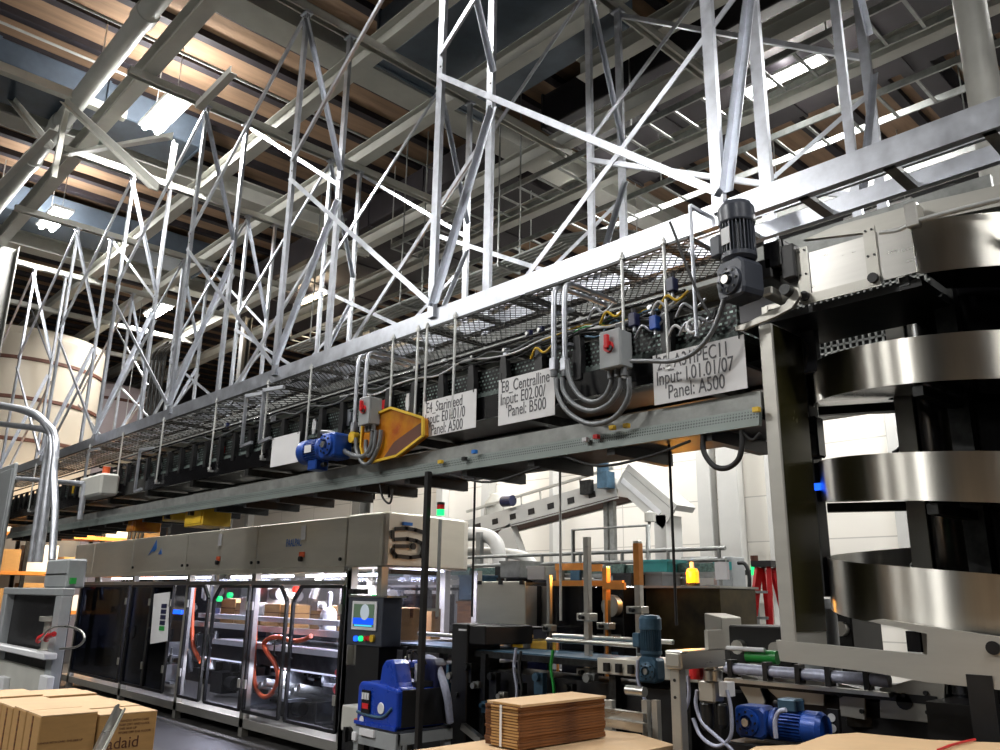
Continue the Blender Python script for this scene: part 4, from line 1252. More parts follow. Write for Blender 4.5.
for i, (u0, u1, v0, v1, y, lab) in enumerate(((401, 421, 608, 638, 5.5, 'brown carton inside the logo tower, left of the black post'), (432, 440, 609, 638, 5.8, 'brown carton inside the logo tower, right of the black post'))):
    a, b = at(u0, v0, x=-7.1), at(u1, v1, x=-7.1)
    c = thing('carton', lab, 'carton', (-7.28, (a.y + b.y) / 2, 1.2), 'cartons in the logo tower')
    MB().box(-7.45, -7.1, a.y, b.y, 1.2, a.z).build('box_body', M['card'], c)
    MB().box(-7.1, -7.095, (a.y + b.y) / 2 - .02, (a.y + b.y) / 2 + .02, a.z - .1, a.z).build('tape', M['card_edge'], c)
p = at(328, 625, y=5.5)
c = thing('spray_bottle', 'white bottle with tall neck standing on the packer deck', 'bottle', (p.x, 5.5, 1.22))
MB().lathe((p.x, 5.5, 1.22), [(.09, 0), (.1, .02), (.1, .2), (.08, .25), (.03, .28), (.028, .36)]).build('bottle_body', M['white_plastic'], c)
MB().lathe((p.x, 5.5, 1.58), [(.034, 0), (.034, .09), (.01, .1), (0, .1)]).build('cap', M['white_plastic'], c)
MB().box(p.x - .05, p.x + .05, 5.395, 5.402, 1.28, 1.38).build('bottle_label', M['grey_paint'], c)
hose('orange_hose', [at(u, v, y=5.15) for u, v in ((195, 582), (193, 600), (192, 625), (193, 645), (197, 655), (201, 662))], .03, M['orange'], 'orange hose hanging behind the left clear door', 'hose', 'orange hoses')
hose('orange_hose', [at(u, v, y=5.15) for u, v in ((275, 583), (260, 587), (257, 600), (255, 640), (254, 672), (256, 688), (264, 697), (273, 692), (278, 678), (275, 664), (267, 652), (264, 645), (268, 639), (279, 637), (292, 641), (303, 640), (311, 636))], .028, M['orange'], 'orange hose with a low S loop behind the right clear doors', 'hose', 'orange hoses')
hose('red_hose', [at(u, v, y=5.15) for u, v in ((345, 667), (337, 672), (340, 676), (346, 675), (338, 684), (335, 690), (341, 696), (347, 692))], .025, M['red'], 'red hose bundle low beside the control column', 'hose')
# instruction sheet on the dark doors
a, b = at(152, 592, y=4.93), at(169, 643, y=4.93)
c = thing('instruction_sheet', 'white sheet with a column of blue squares on the dark guard door', 'sheet', (a.x, 4.93, b.z))
MB().prism([tuple(at(u, v, y=4.93)) for u, v in ((154, 594), (170, 592), (167, 641), (150, 644))], (0, .006, 0)).build('card', M['paper'], c)
for i in range(5):
    a = at(164 - .6 * i, 606 + 5.6 * i, y=4.925)
    MB().box(a.x - .09, a.x + .09, 4.922, 4.93, a.z - .03, a.z + .03).build('picture_square', M['navy'] if i < 4 else M['green_part'], c)

# HMI panel on the tower
t = thing('operator_panel', 'operator panel with lit touch screen and coloured buttons on the tower corner', 'control panel', (-6.75, 4.75, 1.15))
a, b = at(347, 597, y=4.7), at(383, 648, y=4.7)
MB().box(a.x, b.x - .06, 4.72, 4.95, b.z, a.z).build('enclosure', M['mid_grey'], t, bevel=.008)
MB().box(a.x - .01, b.x, 4.72, 4.95, a.z, a.z + .02).build('top_edge', M['stain'], t)
a, b = at(352.5, 601, y=4.705), at(375.5, 631, y=4.705)
fr = MB().box(a.x, b.x, 4.705, 4.72, b.z, a.z).build('screen_bezel', M['white_plastic'], t, bevel=.004)
w, h = b.x - a.x, a.z - b.z
MB().box(a.x + w * .09, b.x - w * .09, 4.700, 4.705, b.z + h * .12, a.z - h * .1).build('screen', M['screen_dark'], fr)
MB().box(a.x + w * .09, b.x - w * .09, 4.698, 4.700, b.z + h * .2, b.z + h * .42).build('screen_band', M['screen_blue'], fr)
MB().box(a.x + w * .15, b.x - w * .15, 4.698, 4.700, b.z + h * .13, b.z + h * .18).build('screen_bar', M['screen_cyan'], fr)
MB().lathe(((a.x + b.x) / 2 + .02, 4.700, b.z + h * .62), [(.075, 0), (.07, .004), (0, .004)], (0, -1, 0)).build('screen_emblem', M['screen_pale'], fr)
for i, (u, m) in enumerate(((355, 'b_light'), (360, 'g_light'), (365, 'red'), (368, 'red'), (371.5, 'yellow'))):
    p = at(u, 638.5, y=4.7)
    MB().cyl((p.x, 4.72, p.z), (p.x, 4.695, p.z), .025 if i != 4 else .034, n=14).build('push_button', M[m], t)
MB().box(-7.0, -6.62, 4.74, 4.95, 0, 1.2).build('column_cabinet', M['black'], t)
for i, u in enumerate((354, 362)):
    p = at(u, 592, y=4.8)
    MB().box(p.x - .05, p.x + .05, 4.76, 4.84, p.z - .02, p.z + .03).build('top_fitting', M['black'], t)

# ================================================================== machines right of the packer
# grey wiring box and blue glue melter on its stand
a, b = at(340, 705, y=4.3), at(357, 750, y=4.3)
t = thing('wiring_box', 'beige grey wiring box with black rotary switch at the packer foot', 'switch box', ((a.x + b.x) / 2, 4.4, 0))
MB().box(a.x, b.x, 4.32, 4.5, .5, a.z).build('enclosure', M['beam'], t, bevel=.008)
MB().cyl(((a.x + b.x) / 2, 4.32, a.z - .22), ((a.x + b.x) / 2, 4.29, a.z - .22), .06, n=16).build('rotary_switch', M['black'], t)
MB().box((a.x + b.x) / 2 - .015, (a.x + b.x) / 2 + .015, 4.26, 4.29, a.z - .28, a.z - .16).build('switch_handle', M['black'], t)
MB().cyl((b.x - .04, 4.32, a.z - .1), (b.x - .04, 4.29, a.z - .1), .02, n=10).build('orange_lamp', M['orange'], t)
MB().box(a.x + .05, b.x - .05, 4.36, 4.46, 0, .5).build('pedestal', M['dark_steel'], t)

gx0, gx1 = at(357, 700, y=4.1).x, at(398, 700, y=4.1).x
gz0, gz1 = at(380, 728, y=4.1).z, at(360, 681, y=4.1).z
t = thing('glue_melter', 'bright blue glue melter unit with grey hose standing on a grey frame', 'glue unit', ((gx0 + gx1) / 2, 4.4, gz0))
w = gx1 - gx0
h = gz1 - gz0
gx = lambda f: gx0 + w * f
MB().prism([(gx0, 4.1, gz0 + .03), (gx(.03), 4.1, gz0), (gx(.97), 4.1, gz0), (gx1, 4.1, gz0 + .03), (gx1, 4.1, gz1 - .03), (gx(.9), 4.1, gz1 - .02), (gx(.45), 4.1, gz1), (gx(.05), 4.1, gz1), (gx0, 4.1, gz1 - .04)], (0, .5, 0)).build('tank_body', M['blue_paint'], t, bevel=.025, segs=3)
MB().prism([(gx(.42), 4.13, gz1 - .05), (gx(1.0), 4.13, gz1 - .06), (gx(.98), 4.13, gz1 - .01), (gx(.92), 4.13, gz1 - .02), (gx(.88), 4.13, gz1 + .02), (gx(.8), 4.13, gz1 + .16), (gx(.72), 4.13, gz1 + .19), (gx(.58), 4.13, gz1 + .18), (gx(.5), 4.13, gz1 + .13), (gx(.47), 4.13, gz1 + .03)], (0, .16, 0)).build('lid_hump', M['blue_paint'], t, bevel=.02, segs=3)
MB().prism([(gx(.5), 4.46, gz1 - .05), (gx(1.0), 4.46, gz1 - .05), (gx(1.0), 4.46, gz1 + .15), (gx(.93), 4.46, gz1 + .19), (gx(.58), 4.46, gz1 + .18), (gx(.5), 4.46, gz1 + .12)], (0, .13, 0)).build('lid_rear', M['navy'], t, bevel=.02, segs=3)
MB().box(gx1 - .004, gx1 + .006, 4.14, 4.59, gz0 + .02, gz1 - .03).build('side_cover', M['black'], t, bevel=.003)
MB().box(gx(.55), gx(.75), 4.2, 4.56, gz1 + .12, gz1 + .17).build('lid_handle', M['blue_paint'], t, bevel=.015, segs=2)
MB().box(gx(.55), gx(.96), 4.28, 4.48, gz1 - .02, gz1 + .02).build('hopper_mouth', M['black'], t)
MB().cyl((gx(.8), 4.38, gz1), (gx(.8), 4.38, gz1 + .15), .035, n=12).build('filter_cup', M['white_plastic'], t)
p = MB().box(gx(.14), gx(.36), 4.085, 4.1, gz1 - .24, gz1 - .06).build('control_display', M['black_gloss'], t, bevel=.006)
for i in range(3):
    MB().box(gx(.17 + .065 * i), gx(.21 + .065 * i), 4.078, 4.085, gz1 - .13, gz1 - .08).build('key', M['white_plastic'], p)
MB().box(gx(.19), gx(.33), 4.078, 4.085, gz1 - .2, gz1 - .16).build('red_key', M['red'], p)
MB().lathe((gx(.62), 4.095, gz1 - .18), [(.045, 0), (.04, .006), (0, .006)], (0, -1, 0)).build('white_emblem', M['white_plastic'], t)
MB().lathe((gx(.16), 4.095, gz1 - .29), [(.03, 0), (.025, .006), (0, .006)], (0, -1, 0)).build('white_emblem', M['white_plastic'], t)
MB().tube(smooth_path([(gx(.03), 4.096, gz0 + .09), (gx(.4), 4.094, gz0 + .075), (gx(.7), 4.094, gz0 + .09), (gx(.88), 4.096, gz0 + .16)], 5), .012, 6).build('swoosh_stripe', M['steel_blue'], t)
MB().box(gx(.0), gx(1.0), 4.08, 4.1, gz0 - .0, gz0 + .025).build('base_lip', M['blue_paint'], t)
hose('grey_hose', [at(421, 662, y=4.52), at(428, 658.5, y=4.52), at(435, 662, y=4.52), at(440, 672, y=4.52), at(445, 688, y=4.52), at(448, 702, y=4.55), at(450, 722, y=4.6)], .032, M['lilac_hose'], 'thick grey hose arching from the blue glue melter', 'hose', n=12)
for i, dx in enumerate((0, .06)):
    hose('fitting_cable', [(gx(.7) + dx, 4.3, gz1 + .17), (gx(.72) + dx, 4.3, gz1 + .25), (gx(.8) + dx, 4.35, gz1 + .24), (gx(.82) + dx, 4.4, gz1 + .15)], .008, M['rubber'], 'small black cable loop on top of the blue glue melter, %s' % ('left' if i == 0 else 'right'), 'cable', 'cable loops')
t = thing('melter_stand', 'grey steel stand carrying the blue glue melter', 'stand', ((gx0 + gx1) / 2, 4.5, 0))
zt = gz0 - .002
MB().box(gx0, gx1 + .02, 4.08, 4.12, zt - .14, zt - .02).build('front_rail', M['grey_paint'], t)
MB().box(gx1 - .02, gx1 + .02, 4.1, 4.65, zt - .1, zt - .02).build('side_rail', M['grey_paint'], t)
MB().box(gx0, gx0 + .04, 4.1, 4.65, zt - .1, zt - .02).build('side_rail', M['grey_paint'], t)
MB().box(gx0, gx1, 4.1, 4.65, zt - .02, zt).build('top_plate', M['mid_grey'], t)
MB().box(gx(.2), gx(.55), 4.06, 4.08, zt - .07, zt - .02).build('white_plate', M['white_plastic'], t)
MB().box(gx(.02), gx(.12), 4.06, 4.08, zt - .12, zt - .06).build('white_plate', M['white_plastic'], t)
for x in (gx0 + .03, gx1 - .03):
    for y in (4.12, 4.62):
        MB().box(x - .03, x + .03, y - .03, y + .03, 0, zt - .1).build('leg', M['grey_paint'], t)

# black column cabinet right of the melter
a, b = at(452, 623, y=4.9), at(480, 750, y=4.9)
t = thing('black_cabinet', 'tall black column cabinet between the glue melter and the blue box', 'cabinet', ((a.x + b.x) / 2, 5.1, 0))
xm = at(466, 700, y=4.9).x
MB().box(a.x, xm, 4.9, 5.3, 0, a.z).build('column', M['black'], t, bevel=.01)
MB().box(a.x + .02, b.x + .02, 4.92, 5.5, a.z - .17, a.z - .01).build('top_head', M['black'], t, bevel=.01)
MB().box(a.x + .1, a.x + .2, 4.893, 4.9, a.z - .06, a.z - .045).build('white_mark', M['white_plastic'], t)
MB().box(a.x - .06, a.x - .03, 4.9, 4.94, .6, a.z - .35).build('side_strip', M['steel_blue'], t)
# navy box with warning labels
a, b = at(474, 660, y=5.3), at(502, 700, y=5.3)
t = thing('navy_box', 'dark navy cabinet with white and red label right of the black column', 'cabinet', ((a.x + b.x) / 2, 5.5, 0))
MB().box(a.x, b.x, 5.3, 5.9, 0, a.z).build('casing', M['navy'], t, bevel=.01)
q0, q1 = at(481, 660.5, y=5.29), at(488.5, 670.5, y=5.29)
l = MB().box(q0.x, q1.x, 5.29, 5.3, q1.z, q0.z).build('white_label', M['white_plastic'], t)
MB().box(q0.x + .02, q1.x - .02, 5.286, 5.29, q1.z + .06, q0.z - .02).build('red_mark', M['orange'], l)
p = at(477.5, 688, y=5.29)
l = MB().lathe((p.x, 5.3, p.z), [(.03, 0), (.03, .01), (0, .01)], (0, -1, 0)).build('round_label', M['white_plastic'], t)
MB().lathe((p.x, 5.29, p.z), [(.018, 0), (.018, .004), (0, .004)], (0, -1, 0)).build('red_dot', M['red'], l)
for i in range(5):
    p = at(482 + 3 * (i % 3), 704 + 6 * i, y=5.1)
    tag(MB().lathe((p.x, 5.12, p.z), [(.03, 0), (.05, .02), (.05, .1), (.03, .12)], (1, .3, 0), 10).build('blue_fitting', M['blue_motor']), 'bright blue fitting beside the cardboard stack, %s from the top' % ORD[i], 'fitting', 'blue fittings')
a, b = at(463, 726, y=4.7), at(482, 741, y=4.7)
tag(MB().bar(a, b, .05, .05).box(b.x - .02, b.x + .02, 4.68, 4.72, 0, b.z).build('slanted_bar', M['stain']), 'bright slanted steel bar left of the cardboard stack', 'bar')

# stainless box with clips
Y = 5.6
a, b = at(478, 581.5, y=Y), at(525, 631, y=Y)
yb = at(551, 584, x=b.x).y
t = thing('stainless_guard_box', 'plain stainless box with black clips and slotted side', 'guard box', ((a.x + b.x) / 2, (Y + yb) / 2, 0))
MB().box(a.x, b.x, Y, Y + .012, b.z, a.z).build('front_plate', M['hood'], t, bevel=.004)
MB().box(a.x + .02, b.x - .01, Y + .012, yb, a.z - .03, a.z - .01).build('top_plate', M['dark_steel'], t)
MB().box(a.x + .02, b.x - .01, Y + .012, yb, b.z + .01, b.z + .03).build('bottom_plate', M['dark_steel'], t)
d = yb - Y
MB().box(b.x - .02, b.x - .005, Y + .02, Y + d * .46, b.z + .04, a.z - .04).build('side_plate', M['stain_dull'], t)
MB().box(b.x - .03, b.x - .02, Y + d * .46, Y + d * .68, b.z + .04, a.z - .04).build('side_slot', M['black'], t)
MB().box(b.x - .02, b.x - .005, Y + d * .68, yb, b.z + .04, a.z - .04).build('side_plate', M['stain_dull'], t)
for x in (a.x + .03, (a.x + b.x) / 2, b.x - .04):
    for z in (a.z - .015, b.z + .02):
        MB().box(x - .025, x + .025, Y - .014, Y, z - .015, z + .02).build('clip', M['black'], t)
for x in (a.x + .3, b.x - .1):
    MB().box(x - .025, x + .025, Y + .1, Y + .15, 0, b.z + .01).build('leg', M['stain_dull'], t)

# black laser cabinets with orange trim
def cab(u0, u1, v0, v1, y, dep, lab, trim=True):
    a, b = at(u0, v0, y=y), at(u1, v1, y=y)
    t = thing('black_guard_cabinet', lab, 'cabinet', ((a.x + b.x) / 2, y + dep / 2, 0), 'black guard cabinets')
    MB().box(a.x, b.x, y, y + dep, b.z, a.z).build('casing', M['black_gloss'], t, bevel=.008)
    MB().box(a.x + .04, b.x - .04, y + .05, y + dep - .05, 0, b.z).build('pedestal', M['black'], t)
    if trim:
        MB().box(a.x - .02, b.x + .02, y - .03, y, a.z, a.z + .05).build('orange_trim', M['orange_bar'], t)
    MB().bar((a.x + .03, y - .01, b.z + .05), (b.x - .03, y - .01, b.z + .05), .02, .02).build('lower_rail', M['stain_dull'], t)
    return t, a, b
cab(555, 584, 586, 642, 6.0, .7, 'black cabinet with orange top trim left of the tall steel rod')
t, a, b = cab(592, 624, 586, 642, 6.2, .7, 'black cabinet with a silver drum right of the tall steel rod')
p = at(613, 606, y=6.17)
MB().cyl((p.x, 6.19, p.z), (p.x, 6.12, p.z), .1, n=20).build('silver_drum', M['stain_dull'], t)
# rods with clamps
def rod(u, v0, v1, y, w, lab, clamps, top=None, topv=None, m='stain'):
    a, b = at(u, v0, y=y), at(u, v1, y=y)
    t = thing('adjuster_rod', lab, 'rod', (a.x, y, 0), 'clamped adjuster rods')
    MB().box(a.x - w / 2, a.x + w / 2, y - w / 2, y + w / 2, .0, a.z).build('rod', M[m], t, bevel=.003)
    for v in clamps:
        c = at(u, v, y=y)
        cb = MB().box(c.x - w * 1.4, c.x + w * 1.4, y - w, y + w, c.z - .03, c.z + .03).build('clamp', M['stain_dull'], t, bevel=.005)
        MB().cyl((c.x, y - w, c.z), (c.x, y - w * 1.8, c.z), .018, n=8).build('clamp_screw', M['dark_steel'], cb)
    if top:
        c = at(u, topv, y=y)
        MB().box(a.x - w * .52, a.x + w * .52, y - w * .52, y + w * .52, c.z, a.z - .02).build('orange_sleeve', M[top], t)
rod(549.5, 575, 690, 5.7, .04, 'grey upright rod beside the stainless box side', (628, 660))
rod(587, 537, 690, 5.2, .05, 'tallest bright steel upright rod in the middle of the machines', (617, 672, 684))
rod(606, 566, 690, 6.0, .05, 'steel rod with orange upper sleeve left of the dark cabinet gap', (626,), 'orange_bar', 600)
rod(637.5, 541, 690, 5.6, .055, 'tall steel rod with orange sleeve left of the brown cabinet', (610,), 'orange_bar', 585)
for i, (p, q, y, w) in enumerate((((555, 567), (582, 567), 6.5, .07), ((584, 568), (601, 570), 6.5, .07), ((603, 586), (624, 587), 5.95, .06))):
    a, b = at(*p, y=y), at(*q, y=y)
    tag(MB().box(a.x, b.x, y, y + .03, a.z - w / 2, a.z + w / 2).bar((a.x + .02, y + .015, 0), (a.x + .02, y + .015, a.z), .02, .02).build('orange_bar', M['orange_bar']), 'flat orange guide bar above the black cabinets, %s' % ['left of the tallest rod', 'right of the tallest rod', 'lowest one on the right cabinet'][i], 'bar', 'orange guide bars')

# product conveyor with blue vertical motor
Y = 4.9
a, b = at(597, 656, y=Y), at(645, 684, y=Y)
t = thing('product_conveyor', 'stainless conveyor with pale side plate behind the cardboard stack', 'conveyor', ((a.x + b.x) / 2, 5.2, 0))
MB().box(a.x, b.x + .55, Y, Y + .02, b.z + .04, a.z - .01).build('side_plate', M['hood'], t, bevel=.004)
MB().box(a.x, b.x + .55, Y + .02, Y + .6, a.z - .05, a.z - .02).build('belt', M['stain_dull'], t)
MB().box(a.x - 2.6, a.x, Y + .1, Y + .6, a.z - .06, a.z - .03).build('belt', M['steel_blue'], t)
MB().box(a.x - 2.6, a.x, Y + .08, Y + .12, a.z - .09, a.z - .04).build('side_rail', M['dark_steel'], t)
MB().cyl((a.x - .55, Y + .05, a.z + .09), (b.x - .1, Y + .05, a.z + .09), .018, n=8).build('guide_rail', M['stain'], t)
MB().cyl((a.x - 2.2, Y + .05, a.z + .07), (a.x - 1.7, Y + .05, a.z + .07), .018, n=8).build('guide_rail', M['stain'], t)
MB().cyl((a.x - .9, Y + .5, a.z + .1), (b.x - .1, Y + .5, a.z + .1), .018, n=8).build('guide_rail', M['stain'], t)
for i in range(4):
    x = a.x + .1 + .11 * i
    MB().box(x - .02, x + .02, Y - .03, Y, a.z - .1, a.z - .04).build('adjuster_block', M['black'], t)
for x in (a.x + .1, b.x + .3, a.x - 1.3, a.x - 2.4):
    MB().box(x - .03, x + .03, Y + .05, Y + .11, 0, a.z - .06).build('leg', M['dark_steel'], t)
    MB().box(x - .03, x + .03, Y + .5, Y + .56, 0, a.z - .06).build('leg', M['dark_steel'], t)
random.seed(12)
for i in range(22):
    x = a.x - 2.3 + .105 * i
    z = a.z - .12 - .38 * ((i * .382) % 1)
    w = .02 + .03 * ((i * .618) % 1)
    MB().box(x - w, x + w, Y + .02, Y + .07, z - (.16, .05, .09, .22)[i % 4], z).cyl((x, Y + .02, z - .03), (x, Y - .02, z - .03), w * .7, n=8).build('adjuster_bracket', M[('stain_dull', 'dark_steel', 'dark_steel', 'galv_dull', 'steel_blue', 'dark_steel')[i % 6]], t)
MB().box(a.x - 2.6, b.x + .5, Y + .14, Y + .58, .1, a.z - .2).build('drive_cover', M['black'], t)
m0 = at(649, 671, y=4.65)
T = Matrix.Translation((m0.x, 4.68, m0.z)) @ Matrix.Rotation(math.radians(8), 4, 'Z') @ Matrix.Scale(.72, 4)
gearmotor('gearmotor', 'steel blue vertical gearmotor beside the stainless junction box', T, M['steel_blue'], M['steel_blue'], M['steel_blue'], plate=False)
hose('motor_cable', [at(u, v, y=4.55) for u, v in ((638, 660), (638, 680), (645, 700), (650, 715), (648, 735), (646, 760))], .011, M['lilac_hose'], 'grey cable dropping from the steel blue vertical gearmotor', 'cable')
for i, (u, dv) in enumerate(((516, 0), (521, 3), (553, 2))):
    hose('drop_hose', [at(u, 648 + dv, y=4.85), at(u - 2, 668, y=4.84), at(u + 1, 690, y=4.84), at(u - 1, 705, y=4.84)], .012, M[('lilac_hose', 'rubber', 'green_part')[i]], '%s hose dropping in front of the dark conveyor base' % ('grey', 'black', 'green')[i], 'hose')
# lower stainless frame under it
t = thing('shelf_stand', 'low stainless shelf frame below the product conveyor', 'frame', (-3.9, 4.3, 0))
for i, (u0, v0, u1, v1, y) in enumerate(((604, 712, 645, 703, 4.3), (606, 722, 645, 716, 4.25), (612, 735, 642, 731, 4.3), (612, 745, 645, 741, 4.3))):
    a, b = at(u0, v0, y=y), at(u1, v1, y=y)
    MB().bar(a, (b.x, y, a.z), .05 if i < 2 else .03, .05).build('cross_rail', M['stain'] if i < 2 else M['stain_dull'], t)
for u in (606, 611, 646, 656):
    a = at(u, 700, y=4.33)
    MB().box(a.x - .02, a.x + .02, 4.31, 4.35, 0, a.z).build('upright', M['stain_dull'], t)
a, b = at(627, 690, y=4.3), at(645, 692, y=4.3)
MB().cyl(a, b, .03, n=12).build('idler_roller', M['stain'], t)

# brown reflecting stainless cabinet with beacon
Y = 6.5
a, b = at(645, 588, y=Y), at(722, 640, y=Y)
t = thing('stainless_cabinet', 'wide stainless cabinet with painted brown black reflections carrying the amber beacon', 'cabinet', ((a.x + b.x) / 2, 6.9, 0))
MB().box(a.x, b.x, Y, Y + .62, b.z - .12, a.z).build('casing', mat('stainless with painted brown reflection', (0.10, 0.075, 0.03), .3, .7, .5, 2.2, col2=(0.012, 0.011, 0.01)), t, bevel=.008)  # brown and black reflections of plain stainless are painted into the colour
MB().box(a.x - .02, b.x + .02, Y - .02, Y + .64, a.z, a.z + .02).build('top_edge', M['stain_dull'], t)
MB().box(a.x + .05, b.x - .05, Y + .05, Y + .55, 0, b.z - .12).build('pedestal', M['black'], t)
p = at(693, 586, y=6.7)
t = thing('amber_beacon', 'glowing amber beacon lamp on top of the brown cabinet', 'beacon', (p.x, 6.7, a.z + .02))
MB().cyl((p.x, 6.7, a.z + .02), (p.x, 6.7, a.z + .05), .065, n=18).build('base', M['black'], t)
MB().lathe((p.x, 6.7, a.z + .05), [(.058, 0), (.058, .1), (.045, .13), (0, .14)]).build('lens', M['o_light'], t)
MB().cyl((p.x, 6.7, a.z + .17), (p.x, 6.7, a.z + .24), .02, n=8).build('finial', M['white_plastic'], t)
l = bpy.data.lights.new('beacon_light', 'POINT')
l.energy, l.color, l.shadow_soft_size = 7, (1, .42, .05), .06
o = bpy.data.objects.new('beacon_light', l)
COL.objects.link(o)
o.location = (0, -.1, .12)
o.parent = t
Y = 5.9
a, b = at(704, 613, y=Y), at(723, 650, y=Y)
t = thing('hooded_box', 'small steel box with sloped lid right of the brown cabinet', 'box', ((a.x + b.x) / 2, 6.1, 0))
MB().prism([(a.x, Y, b.z), (b.x, Y, b.z), (b.x, Y, a.z - .03), (a.x, Y, a.z)], (0, .3, 0)).build('casing', M['stain_dull'], t, bevel=.006)
MB().box(a.x + .05, b.x - .05, Y + .05, Y + .25, 0, b.z).build('pedestal', M['black'], t)

# stainless junction box on post
Y = 3.6
a, b = at(664.5, 650, y=Y), at(682, 670, y=Y)
yb = at(725, 645, x=b.x).y
t = thing('stainless_junction_box', 'stainless junction box on a square post in front of the right machines', 'junction box', ((a.x + b.x) / 2, Y + .1, 0))
MB().box(a.x, b.x, Y, yb, b.z + .0, a.z).build('enclosure', M['stain'], t, bevel=.006)
MB().box(a.x + .01, b.x - .01, Y - .008, Y, b.z + .012, a.z - .012).build('end_lid', M['stain_dull'], t, bevel=.004)
yc = at(708, 640, x=b.x).y
MB().box(b.x - .02, b.x, yc, yb, a.z, at(716, 630, x=b.x).z).build('back_plate', M['stain_dull'], t)
c = at(673, 700, y=Y)
ps = MB().box(c.x - .028, c.x + .028, Y + .02, Y + .08, 0, b.z).build('post', M['stain_dull'], t, bevel=.004)
for z in (1.26, 1.18, .9):
    MB().cyl((c.x, Y + .025, z), (c.x, Y + .017, z), .008, n=8).build('bolt_hole', M['black'], ps)
# air regulator with red knob
p = at(711, 690, y=3.95)
t = thing('air_regulator', 'air regulator with red knob hanging below the stainless junction box', 'regulator', (p.x, 3.95, p.z - .12))
MB().box(p.x - .05, p.x + .05, 3.9, 4.0, p.z - .06, p.z + .05).build('valve_body', M['stain_dull'], t, bevel=.01)
MB().lathe((p.x - .07, 3.93, p.z + .05), [(.035, 0), (.04, .02), (.04, .08), (.03, .09), (0, .09)], (0, 0, 1), 14).build('red_knob', M['red'], t)
MB().lathe((p.x + .03, 3.93, p.z + .05), [(.05, 0), (.05, .05), (.03, .06), (.03, .12)], (0, 0, 1), 14).build('bonnet', M['stain'], t)
MB().lathe((p.x - .02, 3.93, p.z - .2), [(.02, 0), (.035, .02), (.035, .13), (.03, .14)], (0, 0, 1), 14).build('bowl', M['dark_steel'], t)
MB().lathe((p.x + .06, 3.95, p.z - .18), [(.02, 0), (.03, .02), (.03, .11), (.025, .12)], (0, 0, 1), 14).build('bowl', M['dark_steel'], t)
MB().box(p.x + .08, p.x + .13, 3.9, 3.97, p.z - .02, p.z + .05).build('gauge', M['white_plastic'], t)
for i, pts in enumerate([((697, 690), (696, 705), (702, 722), (715, 735), (730, 748), (735, 755)), ((727, 690), (731, 710), (731, 735), (722, 745), (712, 745), (700, 735), (693, 718)), ((688, 676), (689, 695), (686, 708), (682, 713))]):
    hose('white_tube', [at(u, v, y=3.9) for u, v in pts], .010, M['lilac_hose'], 'thin white air tube by the regulator, %s' % ['lower left diagonal one', 'long looping one', 'short one behind the square post'][i], 'hose', 'white air tubes')

# roller conveyor running right under the spiral frame
z0 = at(727, 668, y=4.5).z
t = thing('roller_conveyor', 'conveyor with pale blue tube rail running right below the spiral frame', 'conveyor', (-1.9, 4.7, 0))
xa, xb = at(726, 665, y=4.5).x, at(890, 684, y=4.5).x
MB().cyl((xa, 4.5, z0), (xb, 4.5, z0), .032, n=14).build('tube_rail', M['lilac_hose'], t)
MB().box(xa, xb - .0, 4.47, 4.53, z0 - .075, z0 - .055).build('lower_strip', M['stain'], t)
MB().box(xa, xb + .2, 4.55, 5.1, z0 - .1, z0 - .06).build('bed', M['black'], t)
MB().cyl(at(727, 648, y=4.7), (xb - .8, 4.7, at(727, 648, y=4.7).z - .0), .014, n=8).build('guide_rod', M['white_plastic'], t)
MB().cyl((xa, 4.75, z0 + .06), (xa + .2, 4.75, z0 + .06), .04, n=12).build('green_roller', M['green_part'], t)
for u in (733, 768, 800, 830, 868):
    x = at(u, 670, y=4.5).x
    MB().box(x - .014, x + .014, 4.46, 4.53, z0 - .05, z0 + .05).build('rail_clip', M['black'], t)
for i, pl in enumerate((((742, 674), (757, 678), (765, 702), (762, 711), (751, 712), (747, 700), (738, 684)), ((767, 676), (824, 680), (824, 706), (797, 704), (779, 700), (768, 690)), ((838, 683), (865, 690), (865, 720), (840, 716)), ((879, 688), (945, 672), (945, 712), (938, 724), (880, 718)))):
    o = MB().prism([tuple(at(u, v, y=4.56)) for u, v in pl], (0, .02, 0)).build('bracket_plate', M['stain_dull'], t, bevel=.003)
    c = [at(u, v, y=4.555) for u, v in pl]
    cx, cz = sum(q.x for q in c) / len(c), sum(q.z for q in c) / len(c)
    for dx, dz in ((-.06, .03), (.05, -.04), (.05, .05)) if i else ((.02, -.06),):
        MB().cyl((cx + dx, 4.56, cz + dz), (cx + dx, 4.545, cz + dz), .012, n=8).build('plate_bolt', M['dark_steel'], o)
    if i == 3:
        MB().cyl((cx - .06, 4.56, cz + .0), (cx - .06, 4.55, cz), .04, n=14).build('bearing_hole', M['black'], o)
for x in (xa + .15, xb + .1):
    MB().box(x - .03, x + .03, 4.6, 4.66, 0, z0 - .1).build('leg', M['black'], t)
MB().box(xa + .2, xb + .2, 4.62, 5.1, .3, z0 - .12).build('drive_cover', M['black'], t)
